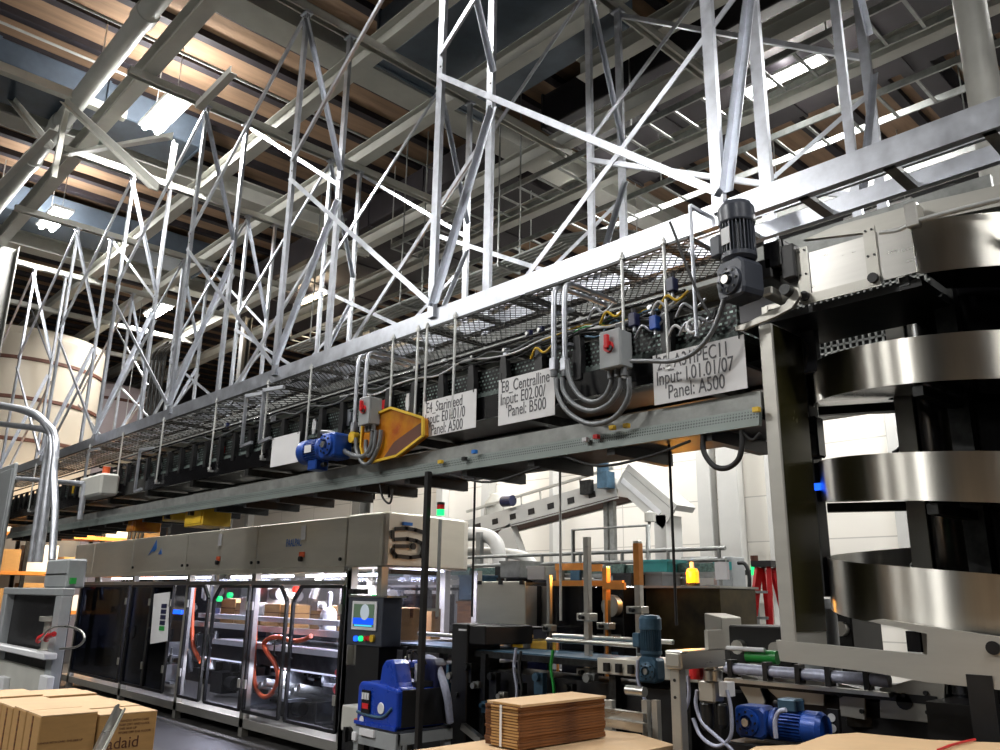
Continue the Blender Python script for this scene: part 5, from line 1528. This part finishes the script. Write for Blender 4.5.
# blue gearmotor lying below it
m1 = at(748, 722, y=4.05)
T = Matrix.Translation((m1.x, 4.12, m1.z)) @ Matrix(((0, 0, 1, 0), (0, 1, 0, 0), (-1, 0, 0, 0), (0, 0, 0, 1))) @ Matrix.Scale(.78, 4)
gearmotor('gearmotor', 'blue horizontal gearmotor low on the right behind the front cardboard', T, M['blue_motor'], M['blue_motor'], M['steel_blue'], plate=False)
tag(MB().box(m1.x - .12, m1.x + .5, 4.02, 4.25, 0, m1.z - .1).build('motor_plinth', M['black'], bevel=.01), 'black plinth under the blue horizontal gearmotor', 'plinth')
hose('motor_cable', [at(u, v, y=4.0) for u, v in ((776, 738), (775, 722), (779, 712), (786, 710))], .012, M['lilac_hose'], 'short grey cable on the blue horizontal gearmotor', 'cable')
p = at(833, 722, y=4.3)
t = thing('label_strip', 'black strip with two round white and red labels by the front cardboard', 'label', (p.x, 4.3, 0))
MB().box(p.x - .03, p.x + .03, 4.3, 4.33, 0, p.z + .06).build('strip', M['black'], t)
for dz in (.02, -.03):
    MB().lathe((p.x - .005, 4.3, p.z + dz), [(.02, 0), (.02, .005), (0, .005)], (0, -1, 0)).build('round_label', M['white_plastic'], t)

# ------------------------------------------------------------------ cardboard in the foreground
def mottled(o):
    return o
# stack of flat cartons
zb, zt = .885, 1.105
n = 15
XA, XB, YA, YC = -3.50, -3.235, 3.235, 3.93
for i in range(n):
    z = zb + (zt - zb) * i / n
    j = random.uniform(-.006, .006)
    k = random.uniform(-.006, .006)
    t = thing('flat_carton', 'flattened cardboard carton in the bundle, %s from the top' % ORD[n - 1 - i], 'carton', ((XA + XB) / 2, 3.58, z), 'flattened cartons in the bundle')
    MB().box(XA + j, XB + j, YA + k, YC + k, z + .0008, z + (zt - zb) / n - .001).build('board', M['card_top'] if i == n - 1 else M['card_edge'], t)
    MB().box(XA + .05 + j, XB - .012 + j, YA + k - .004, YA + k + .01, z + .002, z + (zt - zb) / n - .003).build('flap_edge', M['card'], t)
MB_ = MB().box(XA + .125, XA + .14, YA - .014, YA - .011, zb + .002, zt - .012)
tag(MB_.build('packing_strap', M['white_plastic']), 'white packing strap down the short side of the carton bundle', 'strap')
def pallet(poly, zt, lab, layers=6):
    t = thing('cardboard_pallet', lab, 'cardboard stack', (poly[0][0], poly[0][1], 0), 'cardboard pallet stacks')
    z = 0.12
    xs = [p[0] for p in poly]
    ys = [p[1] for p in poly]
    for i in range(4):
        y = min(ys) + (max(ys) - min(ys)) * (.08 + .28 * i)
        MB().box(min(xs) + .08, max(xs) - .08, y - .05, y + .05, 0, .12).build('pallet_runner', M['card_edge'], t)
    for i in range(layers):
        z1 = z + (zt - .12) / layers
        MB().prism([(p[0], p[1], z) for p in poly], (0, 0, z1 - z - .006)).build('carton_layer', M['card_top'] if i == layers - 1 else M['card'], t)
        z = z1
    return t
P0 = at(398, 752, z=.883)
pallet([(-3.62, 2.55), (-2.85, 2.55), (-2.85, 4.06), (-3.2, 4.2), (-3.62, 4.12)][::1], .883, 'low cardboard stack under the bundle of flattened cartons')
zz = 1.15
q = [at(u, v, z=zz) for u, v in ((742, 752), (756, 744.5), (797, 743), (826, 733), (857, 731), (930, 738), (1003, 741), (1060, 746))]
poly = [(p.x, p.y) for p in q] + [(q[-1].x + .2, q[0].y - .5), (q[0].x, q[0].y - .5)]
pt = pallet(poly[::-1], zz, 'cardboard topped stack at the bottom right corner')
c = [at(u, v, z=zz + .002) for u, v in ((938, 750), (955, 744), (975, 739.5))]
hose('thin_string', c, .005, M['red'], 'thin red brown cord lying on the bottom right cardboard', 'cord')
# upright flattened cartons at lower left
lx = [-5.33, -5.62, -5.9, -6.16, -6.42, -6.68, -6.92]
for j, (y0, y1) in enumerate(((1.53, 1.84), (1.845, 2.19))):
    for i in range(6):
        h = .965 - random.uniform(0, .02) - (.01 if j else 0)
        t = thing('upright_carton', 'kraft carton in the %s column of the lower left stack, %s from the viewer' % (('near', 'far')[j], ORD[i]), 'carton', ((lx[i] + lx[i + 1]) / 2, (y0 + y1) / 2, 0), 'kraft cartons at lower left')
        dx = random.uniform(.003, .02)
        MB().box(lx[i + 1] + dx, lx[i] - .004, y0, y1 - .004, .0, h).build('box_body', M['card'] , t, bevel=.006)
        MB().box(lx[i + 1] + dx, lx[i] - .004, y0 + .002, y1 - .006, h - .001, h + .004).build('top_flap', M['card_top'], t)
        MB().box((lx[i] + lx[i + 1]) / 2 - .01, (lx[i] + lx[i + 1]) / 2 + .01, y0 - .003, y0 + .01, .02, h - .01).build('seam', M['card_edge'], t)
        if i == 0:
            def txt(s, yy, zz, size):
                cu = bpy.data.curves.new('printing', 'FONT')
                cu.body, cu.size, cu.extrude = s, size, .0006
                tmp = bpy.data.objects.new('tmp', cu)
                COL.objects.link(tmp)
                me = bpy.data.meshes.new_from_object(tmp.evaluated_get(bpy.context.evaluated_depsgraph_get()))
                bpy.data.objects.remove(tmp)
                MB().add([(lx[0] - .002 + v.co.z, yy + v.co.x, zz + v.co.y) for v in me.vertices], [tuple(p.vertices) for p in me.polygons]).build('printing', M['rust'], t)
            if j == 1:
                for k, s in enumerate(('HANDLE WITH CARE', 'KEEP DRY AND COOL', 'THIS SIDE UP', 'STORE OFF THE FLOOR')):
                    txt(s, y0 + .12, h - .045 - .022 * k, .018)
                txt('adaid', y0 + .06, h - .19, .09)
            else:
                txt('HANDLE WITH CARE  THIS SIDE UP', y0 + .0, h - .145, .015)
a, b = at(119, 708, x=-5.1), at(80, 785, x=-4.9)
d = (b - a).normalized()
e = a + d * ((a.z) / -d.z)
tag(MB().chan(a, e, .055, .03, .004, (1, 0, 0)).build('steel_bar', M['stain']), 'narrow steel channel leaning in front of the lower left cartons', 'bar')

# ================================================================== far left: machine, pipes, silos
Y = 3.05
a, b = at(-40, 588, y=Y), at(55, 640, y=Y)
xr = b.x
zt = at(60, 588, y=Y).z
t = thing('carton_machine', 'grey framed machine with black opening at the far left edge', 'machine', (xr - 1.2, Y + .5, 0))
xl = xr - 2.6
MB().box(xl, xr, Y, Y + .14, zt - .09, zt).build('top_frame', M['grey_paint'], t, bevel=.01)
MB().box(xr - .22, xr, Y, Y + .12, .0, zt - .09).build('corner_post', M['grey_paint'], t, bevel=.01)
MB().box(xl, xl + .2, Y, Y + .2, .0, zt - .09).build('corner_post', M['grey_paint'], t, bevel=.01)
MB().box(xl, xr - .05, Y + .1, Y + .14, .3, zt - .09).build('dark_interior', M['black'], t)
z1 = at(30, 650, y=Y).z
MB().box(xl, xr + .1, Y - .12, Y + .02, z1 - .05, z1 + .02).build('table_edge', M['white_plastic'], t, bevel=.01)
z2 = at(30, 668, y=Y).z
MB().box(xl, xr - .05, Y + .02, Y + .1, .2, z2).build('lower_panel', M['beam'], t, bevel=.01)
c = at(43, 640, y=Y)
r = MB().lathe((c.x, Y + .1, z1), [(.14, 0), (.14, .03), (.11, .04), (.11, .34), (.17, .35), (.17, .4), (0, .41)]).build('roller_drum', M['stain_dull'], t)
for i, u in enumerate((5, 48)):
    c = at(u, 684, y=Y)
    MB().box(c.x - .14, c.x + .14, Y - .06, Y + .02, c.z - .09, c.z + .09).build('white_foot', M['white_plastic'], t, bevel=.01)
c = at(25, 575, y=Y)
g = MB().box(xr - 1.0, xr - .15, Y + .06, Y + .28, zt, zt + .34).build('gearbox_cover', M['grey_paint'], t, bevel=.02)
MB().box(xr - 1.0, xr - .15, Y + .05, Y + .06, zt + .16, zt + .17).build('cover_seam', M['dark_steel'], g)
MB().cyl((xr - 1.3, Y + .3, zt), (xr - 1.3, Y + .3, zt + .2), .12, n=16).build('bearing_hub', M['stain_dull'], t)
MB().box(xr - .14, xr - .08, Y + .1, Y + .16, zt + .05, zt + .12).build('green_plug', M['green_part'], t)
hose('black_hose', [at(u, v, y=Y + .3) for u, v in ((56, 572), (62, 566), (68, 572), (68, 580), (62, 586))], .03, M['rubber'], 'black hose loop on top of the far left machine', 'hose')
hose('wire_loop', [at(u, v, y=Y - .15) for u, v in ((40, 640), (52, 628), (70, 627), (82, 632), (84, 640), (76, 647), (60, 649))], .012, M['stain'], 'bright wire loop at the edge of the far left machine', 'wire')
for i, (u, v) in enumerate(((38, 638), (46, 637))):
    hose('red_fitting', [at(u, v + 3, y=Y - .1), at(u + 2, v, y=Y - .1), at(u + 8, v - 3, y=Y - .1)], .03, M['red'], 'red fitting at the drum of the far left machine, %s' % ('left' if i == 0 else 'right'), 'fitting', 'red fittings')
# bent pipes
for i, (pts, r) in enumerate([(((-20, 402), (10, 407), (35, 414), (50, 430), (53, 445), (49, 480), (44, 520), (38, 562)), .062), (((-20, 421), (10, 425), (45, 430), (50, 438), (46, 460), (40, 500), (31, 562)), .05), (((-20, 404), (20, 410), (48, 425), (56, 442), (54, 470), (55, 510), (52, 560)), .05)]):
    hose('bent_pipe', [at(u, v, y=3.4) for u, v in pts], r, M['galv'], 'tall bent metal pipe at the left edge, %s' % ['front thick one', 'left inner one', 'rightmost one'][i], 'pipe', 'tall bent pipes', n=12)
a, b = at(5, 458, y=3.6), at(14, 462, y=3.6)
t = thing('grey_cabinet', 'pale grey cabinet cut by the left edge above the machine', 'cabinet', (a.x, 3.8, 0))
MB().box(b.x - 1.6, b.x, 3.62, 3.68, 0.0, b.z).build('casing', M['grey_paint'], t, bevel=.02)
MB().box(b.x - 1.5, b.x - .05, 3.6, 3.62, 1.0, b.z - .1).build('door', M['grey_paint'], t, bevel=.01)
# silos
for k, (u, w, x, m, lab) in enumerate(((28, 2.05, -24.5, 'silo', 'cream banded silo beyond the struts at the far left'), (112, 1.8, -28.8, 'silo_b', 'mauve banded silo behind the struts, right of the cream one'))):
    p = at(u, 330, x=x)
    t = thing('storage_silo', lab, 'silo', (x, p.y, 0), 'silos')
    zt = min(8.2, at(u, 296 if k == 0 else 300, x=x).z)
    MB().lathe((x, p.y, 0), [(w, 0), (w, zt - .3), (w * .97, zt - .1), (w * .5, zt + .15), (0, zt + .2)], n=48).build('shell', M[m], t)
    for v in (322, 358, 398, 440):
        zz = at(u, v, x=x + w).z
        if zz > zt - .4:
            continue
        MB().lathe((x, p.y, zz - .05), [(w, 0), (w + .03, .01), (w + .03, .09), (w, .1)], n=48).build('hoop', M['rust'], t)
# pipes behind struts
for i, u in enumerate((151, 155, 159, 163)):
    a = at(u, 372, y=7.2)
    zt = at(u, 352, y=7.2).z
    tag(hose('riser_pipe', [(a.x, 7.2, 0.0), (a.x, 7.2, 3.0), (a.x, 7.2, zt - .6), (a.x, 7.2, zt - .25), (a.x + .15, 7.2, zt - .05), (a.x + .9, 7.2, zt)], .045, M['dark_steel']), 'dark bent riser pipe behind the left struts, %s from the left' % ORD[i], 'pipe', 'dark riser pipes')
# rack with goods under a warm lamp at far left
t = thing('storage_rack', 'orange beamed storage rack far behind the left machine', 'rack', (-21.4, 6, 0))
for z in (1.2, 2.05, 2.9):
    MB().box(-21.9, -20.95, 3.6, 8.4, z - .08, z).build('shelf', M['orange_bar'], t)
for x in (-21.85, -21.0):
    for y in (3.65, 5.2, 6.8, 8.35):
        MB().box(x - .04, x + .04, y - .04, y + .04, 0, 3.7).build('upright', M['dark_steel'], t)
random.seed(4)
for r, z in enumerate((1.2, 2.05, 2.9)):
    for i in range(6):
        y = 3.72 + .76 * i
        h = .35 + .25 * ((i * 7 + r * 3) % 3) / 2
        o = MB().box(-21.7, -21.0, y, y + .62, z, z + h).box(-21.0, -20.995, y + .29, y + .33, z, z + h).build('rack_carton', M['card'] if (i + r) % 3 else M['white_plastic'], bevel=.01)
        tag(o, '%s boxed goods on the %s shelf of the far left rack, %s from the left' % ('brown' if (i + r) % 3 else 'white', ('lowest', 'middle', 'top')[r], ORD[i]), 'carton', 'goods on the far rack')
l = thing('rack_lamp', 'warm lamp hanging before the far left storage rack', 'lamp', (-19.6, 6.6, 3.75))
MB().box(-20.1, -19.1, 6.5, 6.7, 3.78, 3.84).build('housing', M['white_plastic'], l)
MB().cyl((-20.05, 6.6, 3.75), (-19.15, 6.6, 3.75), .05, n=10).build('lamp_tube', M['lamp_warm'], l)
for x in (-19.98, -19.2):
    MB().bar((x, 6.6, 3.84), (x, 6.6, 4.36 if False else ZC), .012, .012).build('suspension_cable', M['rod'], l)
q = bpy.data.lights.new('rack_light', 'AREA')
q.size, q.energy, q.color = 1.0, 120, (1, .72, .42)
o = bpy.data.objects.new('rack_light', q)
COL.objects.link(o)
o.location = (0, 0, -.06)
o.rotation_euler = (0, math.radians(35), 0)
o.parent = l

# ================================================================== background: inclined conveyor and mezzanine line
Y = 12.5
t = thing('inclined_conveyor', 'cream inclined conveyor rising right in front of the white wall', 'conveyor', (at(540, 520, y=Y).x, Y, 0))
a, b = at(468, 529, y=Y), at(616, 488, y=Y)
b.z = at(616, 488, y=Y).z
d = (b - a).normalized()
nv = Vector((-d.z, 0, d.x))
if nv.z < 0:
    nv = -nv
hw = .2
MB().prism([a - nv * hw, b - nv * hw, b + nv * hw, a + nv * hw], (0, .05, 0)).build('side_frame', M['pilaster'], t)
MB().prism([a - nv * hw + Vector((0, .6, 0)), b - nv * hw + Vector((0, .6, 0)), b + nv * hw + Vector((0, .6, 0)), a + nv * hw + Vector((0, .6, 0))], (0, .05, 0)).build('side_frame', M['pilaster'], t)
MB().prism([a - nv * hw * .9, b - nv * hw * .9, b - nv * hw * .8, a - nv * hw * .8], (0, .6, 0)).build('under_tray', M['rust'], t)
L = (b - a).length
for i in range(7):
    c = a + d * (L * (.08 + .13 * i))
    MB().prism([c - d * .09 - nv * .06 + Vector((0, -.01, 0)), c + d * .09 - nv * .06 + Vector((0, -.01, 0)), c + d * .09 + nv * .06 + Vector((0, -.01, 0)), c - d * .09 + nv * .06 + Vector((0, -.01, 0))], (0, .02, 0)).build('slot', M['black'], t)
    MB().bar(c + d * .3 + nv * hw, c + d * .3 + nv * (hw + .22), .03, .03).build('rail_post', M['beam'], t)
MB().bar(a + nv * (hw + .2), b + nv * (hw + .2), .05, .05).build('guard_rail', M['beam'], t)
MB().box(a.x - .06, a.x + .02, Y - .05, Y + .6, a.z - .25, a.z + .1).build('tail_end', M['rust'], t)
e = at(668, 520, y=Y)
b2 = at(620, 478, y=Y)
dd = (e - b2).normalized()
nn = Vector((dd.z, 0, -dd.x))
if nn.z < 0:
    nn = -nn
MB().prism([b2 - nn * .2, e - nn * .2, e + nn * .2, b2 + nn * .2], (0, .06, 0)).build('down_frame', M['pilaster'], t)
MB().prism([b2 + nn * .21, e + nn * .21, e + nn * .33, b2 + nn * .33], (0, .6, 0)).build('down_cover', M['pilaster'], t)
for i in range(4):
    c = b2 + (e - b2) * (.15 + .2 * i)
    MB().prism([c - dd * .14 - nn * .05 + Vector((0, -.01, 0)), c + dd * .14 - nn * .05 + Vector((0, -.01, 0)), c + dd * .14 + nn * .05 + Vector((0, -.01, 0)), c - dd * .14 + nn * .05 + Vector((0, -.01, 0))], (0, .02, 0)).build('roller_gap', M['white_plastic'], t)
c = at(661, 515, y=Y)
MB().box(c.x - .16, c.x + .1, Y, Y + .5, 0, c.z).build('end_column', M['pilaster'], t)
for u in (605, 611):
    c = at(u, 500, y=Y + .2)
    MB().box(c.x - .05, c.x + .05, Y + .2, Y + .3, 0, c.z).build('leg', M['galv_dull'], t)
p0, p1 = at(507, 528, y=Y + .1), at(524, 575, y=Y + .1)
MB().bar(p0, (p1.x, Y + .1, p1.z), .4, .2, (0, 1, 0)).build('slanted_chute', M['pilaster'], t)
MB().box(p1.x - .2, p1.x + .2, Y, Y + .3, 0, p1.z + .1).build('chute_base', M['galv_dull'], t)
c = at(497, 508, y=Y + .3)
MB().lathe((c.x, Y + .3, c.z - .2), [(.3, 0), (.28, .3), (.15, .5), (0, .55)], (0, 0, 1), 16).build('cream_hood', M['beam'], t)
c = at(508, 501, y=Y - .1)
MB().cyl((c.x - .15, Y - .1, c.z), (c.x + .15, Y - .1, c.z), .12, n=14).build('blue_drive', M['navy'], t)
c = at(605, 478, y=Y - .15)
MB().box(c.x - .12, c.x + .12, Y - .25, Y, c.z - .2, c.z + .12).cyl((c.x - .05, Y - .15, c.z + .1), (c.x - .05, Y - .15, c.z + .38), .12, n=14).build('teal_motor', M['steel_blue'], t)
c = at(585, 487, y=Y - .1)
MB().box(c.x - .14, c.x + .14, Y - .1, Y, c.z - .14, c.z + .14).build('switch_box', M['dark_steel'], t)
c = at(650, 515, y=Y - .3)
MB().cyl((c.x, Y - .3, c.z), at(646, 558, y=Y - .3), .03, n=8).build('prop_rod', M['beam'], t)
MB().lathe((c.x, Y - .3, c.z - .12), [(.1, 0), (.1, .16), (0, .2)], (0, 0, 1), 12).build('cream_knob', M['beam'], t)

# curved big pipe left of it
hose('curved_duct', [at(u, v, y=11) for u, v in ((440, 536), (470, 534), (487, 536), (496, 543), (499, 556), (500, 575))], .14, M['pilaster'], 'fat pale curved duct behind the logo tower', 'duct', n=14)
hose('curved_duct', [at(u, v, y=11.3) for u, v in ((440, 553), (475, 552), (500, 553), (522, 556), (534, 566), (538, 580), (539, 600), (540, 640))], .1, M['pilaster'], 'lower pale curved duct behind the logo tower', 'duct', n=14)
for i, (u, w) in enumerate(((455, .12), (478, .12))):
    p = at(u, 540, y=10.8)
    tag(MB().box(p.x - w / 2, p.x + w / 2, 10.8, 10.9, 0, p.z + .15).build('duct_stand', M['galv_dull']), 'grey upright stand under the curved ducts, %s one' % ('left' if i == 0 else 'right'), 'stand', 'duct stands')

# handrail line and long process line
t = thing('handrail', 'grey handrail running behind the middle machines', 'handrail', (-9.5, 10.2, 0))
for v in (553, 563):
    z = at(590, v, y=10.2).z
    MB().cyl((-13.2, 10.2, z), (-6.2, 10.2, z), .03, n=8).build('rail', M['galv_dull'], t)
z = at(590, 552, y=10.2).z
for i in range(9):
    x = -13.1 + .85 * i
    MB().cyl((x, 10.2, 0), (x, 10.2, z), .028, n=8).build('upright', M['galv_dull'], t)
a = at(573, 530, y=10.2)
MB().tube([(a.x, 10.2, 0), (a.x, 10.2, a.z), (a.x + 1.5, 10.2, a.z), (a.x + 1.5, 10.2, 0)], .035, 8).build('gate_hoop', M['galv_dull'], t)
t = thing('process_line', 'long low conveyor line with teal and dark rails behind the cabinets', 'conveyor', (-8.5, 8.6, 0))
for v, m, w in ((570, 'teal', .1), (576, 'galv_dull', .05), (582, 'stain_dull', .08)):
    z = at(560, v, y=8.6).z
    MB().box(-12.5, -5.4, 8.6, 8.66, z - w / 2, z + w / 2).build('side_rail', M[m], t)
z = at(560, 588, y=8.6).z
MB().box(-12.5, -5.4, 8.6, 9.3, z - .04, z).build('bed', M['dark_steel'], t)
for i in range(10):
    x = -12.3 + .75 * i
    MB().box(x - .04, x + .04, 8.62, 8.7, 0, z).build('leg', M['galv_dull'], t)
    MB().box(x + .2, x + .36, 8.55, 8.6, z + .1, z + .3).build('sensor_block', M[('dark_steel', 'white_plastic', 'steel_blue', 'teal')[i % 4]], t)
MB().box(-12.5, -5.4, 8.7, 9.2, .1, z - .1).build('drive_cover', M['black'], t)
# boxes and small machines on that line
random.seed(9)
for i, (u0, u1, v0, v1, y, m, lab) in enumerate(((457, 478, 601, 626, 7.3, 'card_edge', 'brown carton stack left of the stainless box'), (459, 476, 575, 600, 8.0, 'steel_blue', 'blue grey small machine above the brown carton stack'), (500, 520, 561, 578, 8.3, 'galv_dull', 'grey control box on the process line over the stainless box'),
                                                 (527, 545, 566, 580, 8.2, 'stain_dull', 'pale box on the process line beside the left orange bar'), (612, 632, 573, 592, 8.0, 'dark_steel', 'dark grey box behind the orange sleeve rod'), (640, 668, 560, 575, 8.4, 'teal_tape', 'teal topped box behind the brown cabinet'), (644, 662, 572, 588, 8.2, 'grey_paint', 'grey box below the teal topped box'),
                                                 (480, 505, 634, 660, 6.2, 'card', 'brown carton under the stainless guard box'), (512, 530, 640, 656, 6.3, 'yellow', 'ochre block under the stainless guard box'), (560, 600, 650, 664, 6.0, 'steel_blue', 'blue grey tray below the left black cabinet'))):
    a, b = at(u0, v0, y=y), at(u1, v1, y=y)
    t = thing('process_box', lab, 'box', ((a.x + b.x) / 2, y + .2, 0), None)
    MB().box(a.x, b.x, y, y + .4, b.z, a.z).build('casing', M[m], t, bevel=.01)
    MB().box(a.x - .01, b.x + .01, y - .01, y + .41, a.z - .03, a.z).build('lid', M[m], t)
    MB().box(a.x + .05, b.x - .05, y + .08, y + .32, 0, b.z).build('pedestal', M['black'], t)
# electrical cabinet, stepladder, green lamp by the back wall
Y = 11.5
a, b = at(713, 557, y=Y), at(733, 592, y=Y)
t = thing('electrical_cabinet', 'white electrical cabinet with teal tape by the back wall', 'cabinet', ((a.x + b.x) / 2, Y, 0))
MB().box(a.x, b.x, Y, Y + .4, 0, a.z).build('casing', M['grey_paint'], t, bevel=.01)
z = at(720, 566, y=Y).z
MB().box(a.x - .005, b.x + .005, Y - .01, Y, z - .06, z + .06).build('teal_tape', M['teal_tape'], t)
for x in (a.x + .08, b.x - .08):
    MB().box(x - .04, x + .04, Y - .02, Y, a.z - .1, a.z - .06).build('corner_catch', M['black'], t)
a = at(680, 557, y=12.2)
b = at(712, 600, y=12.2)
t = thing('grey_enclosure', 'broad grey enclosure behind the amber beacon', 'enclosure', ((a.x + b.x) / 2, 12.5, 0))
MB().box(a.x, b.x, 12.2, 12.8, 0, a.z).build('casing', M['galv_dull'], t, bevel=.02)
MB().box(a.x + .1, b.x - .1, 12.18, 12.2, a.z - .8, a.z - .1).build('door', M['galv_dull'], t)
hose('wall_cable', [at(u, v, y=11.6) for u, v in ((738, 563), (745, 564), (749, 575), (749, 590), (745, 600))], .03, M['rubber'], 'black cable loop right of the white electrical cabinet', 'cable')
a, b = at(672, 574, y=15.4), at(805, 573, y=15.4)
t = thing('wall_cable_tray', 'long dark cable tray across the white wall', 'cable tray', (-10, 15.4, a.z))
MB().box(-13.6, 3, 15.3, 15.5, a.z - .04, a.z + .06).build('tray', M['dark_steel'], t)
for x in (-13, -10, -7, -4, -1):
    MB().box(x - .04, x + .04, 15.5, 15.72, a.z - .1, a.z - .02).build('bracket', M['dark_steel'], t)
p = at(755, 569, y=10.5)
t = thing('green_signal', 'lit green signal lamp above the red stepladder', 'signal light', (p.x, 10.5, 0))
MB().cyl((p.x, 10.5, 0), (p.x, 10.5, p.z - .08), .025, n=8).build('pole', M['galv_dull'], t)
MB().cyl((p.x, 10.5, p.z - .08), (p.x, 10.5, p.z + .06), .055, n=12).build('green_lens', M['g_light'], t)
MB().cyl((p.x, 10.5, p.z + .06), (p.x, 10.5, p.z + .18), .05, n=12).build('dark_lens', M['rust'], t)
Y = 9.2
tp = at(766, 567, y=Y)
t = thing('stepladder', 'red stepladder standing before the back wall', 'stepladder', (tp.x, Y, 0))
for s, dx in ((-1, -.62), (1, .62)):
    pass
xw = .12
for sx_ in (-1, 1):
    for dy, m in ((-.5, 'red'), (.5, 'red')):
        MB().bar((tp.x + sx_ * (xw + .12), Y + dy, 0), (tp.x + sx_ * xw * .55, Y + dy * .1, tp.z - .01), .05, .09).build('side_rail', M[m], t)
MB().box(tp.x - .13, tp.x + .13, Y - .12, Y + .12, tp.z, tp.z + .07).build('top_cap', M['black'], t)
for i in range(6):
    f = (i + 1) / 7
    z = tp.z * f
    w = xw + .12 - (xw * .45 + .12) * f
    MB().box(tp.x - w, tp.x + w, Y - .5 + .4 * f - .05, Y - .5 + .4 * f + .05, z - .015, z + .015).build('tread', M['galv_dull'], t)
# black boxes added to keep the voids between floor and decks dark
for i, (u0, u1, v, y, dep, lab) in enumerate(((500, 560, 664, 6.9, .7, 'black filler box added below the stainless guard box'), (728, 790, 625, 5.6, .5, 'black filler box added right of the hooded box'), (640, 700, 668, 5.4, .9, 'black filler box added behind the steel blue motor'), (380, 450, 652, 5.35, .3, 'black filler box added in front of the logo tower'), (806, 850, 606, 5.9, .5, 'dark filler box added behind the spiral frame corner'))):
    a, b = at(u0, v, y=y), at(u1, v, y=y)
    if i == 3:
        continue
    t = thing('dark_filler', lab, 'machine', ((a.x + b.x) / 2, y + dep / 2, 0), 'black filler boxes')
    MB().box(a.x, b.x, y, y + dep, 0, a.z).build('casing', M['black'], t, bevel=.01)
    for k in range(3):
        x = a.x + (b.x - a.x) * (.2 + .3 * k)
        MB().cyl((x, y, a.z - .15 - .1 * (k % 2)), (x, y - .06, a.z - .15 - .1 * (k % 2)), .05, n=12).build('bearing', M['stain_dull'], t)
    MB().box(a.x + .05, b.x - .05, y - .03, y, a.z - .35, a.z - .31).build('rail', M['stain_dull'], t)
p = at(824, 625, y=5.2)
t = thing('blue_tank', 'grey tank with blue valve seen inside the spiral frame', 'tank', (p.x, 5.2, 0))
MB().lathe((p.x - .05, 5.2, 0), [(.13, 0), (.13, p.z + .1), (.1, p.z + .16), (0, p.z + .18)]).build('tank_shell', M['grey_paint'], t)
MB().lathe((p.x + .03, 5.1, p.z + .18), [(.03, 0), (.05, .04), (.05, .14), (.03, .18)]).build('valve', M['blue_motor'], t)
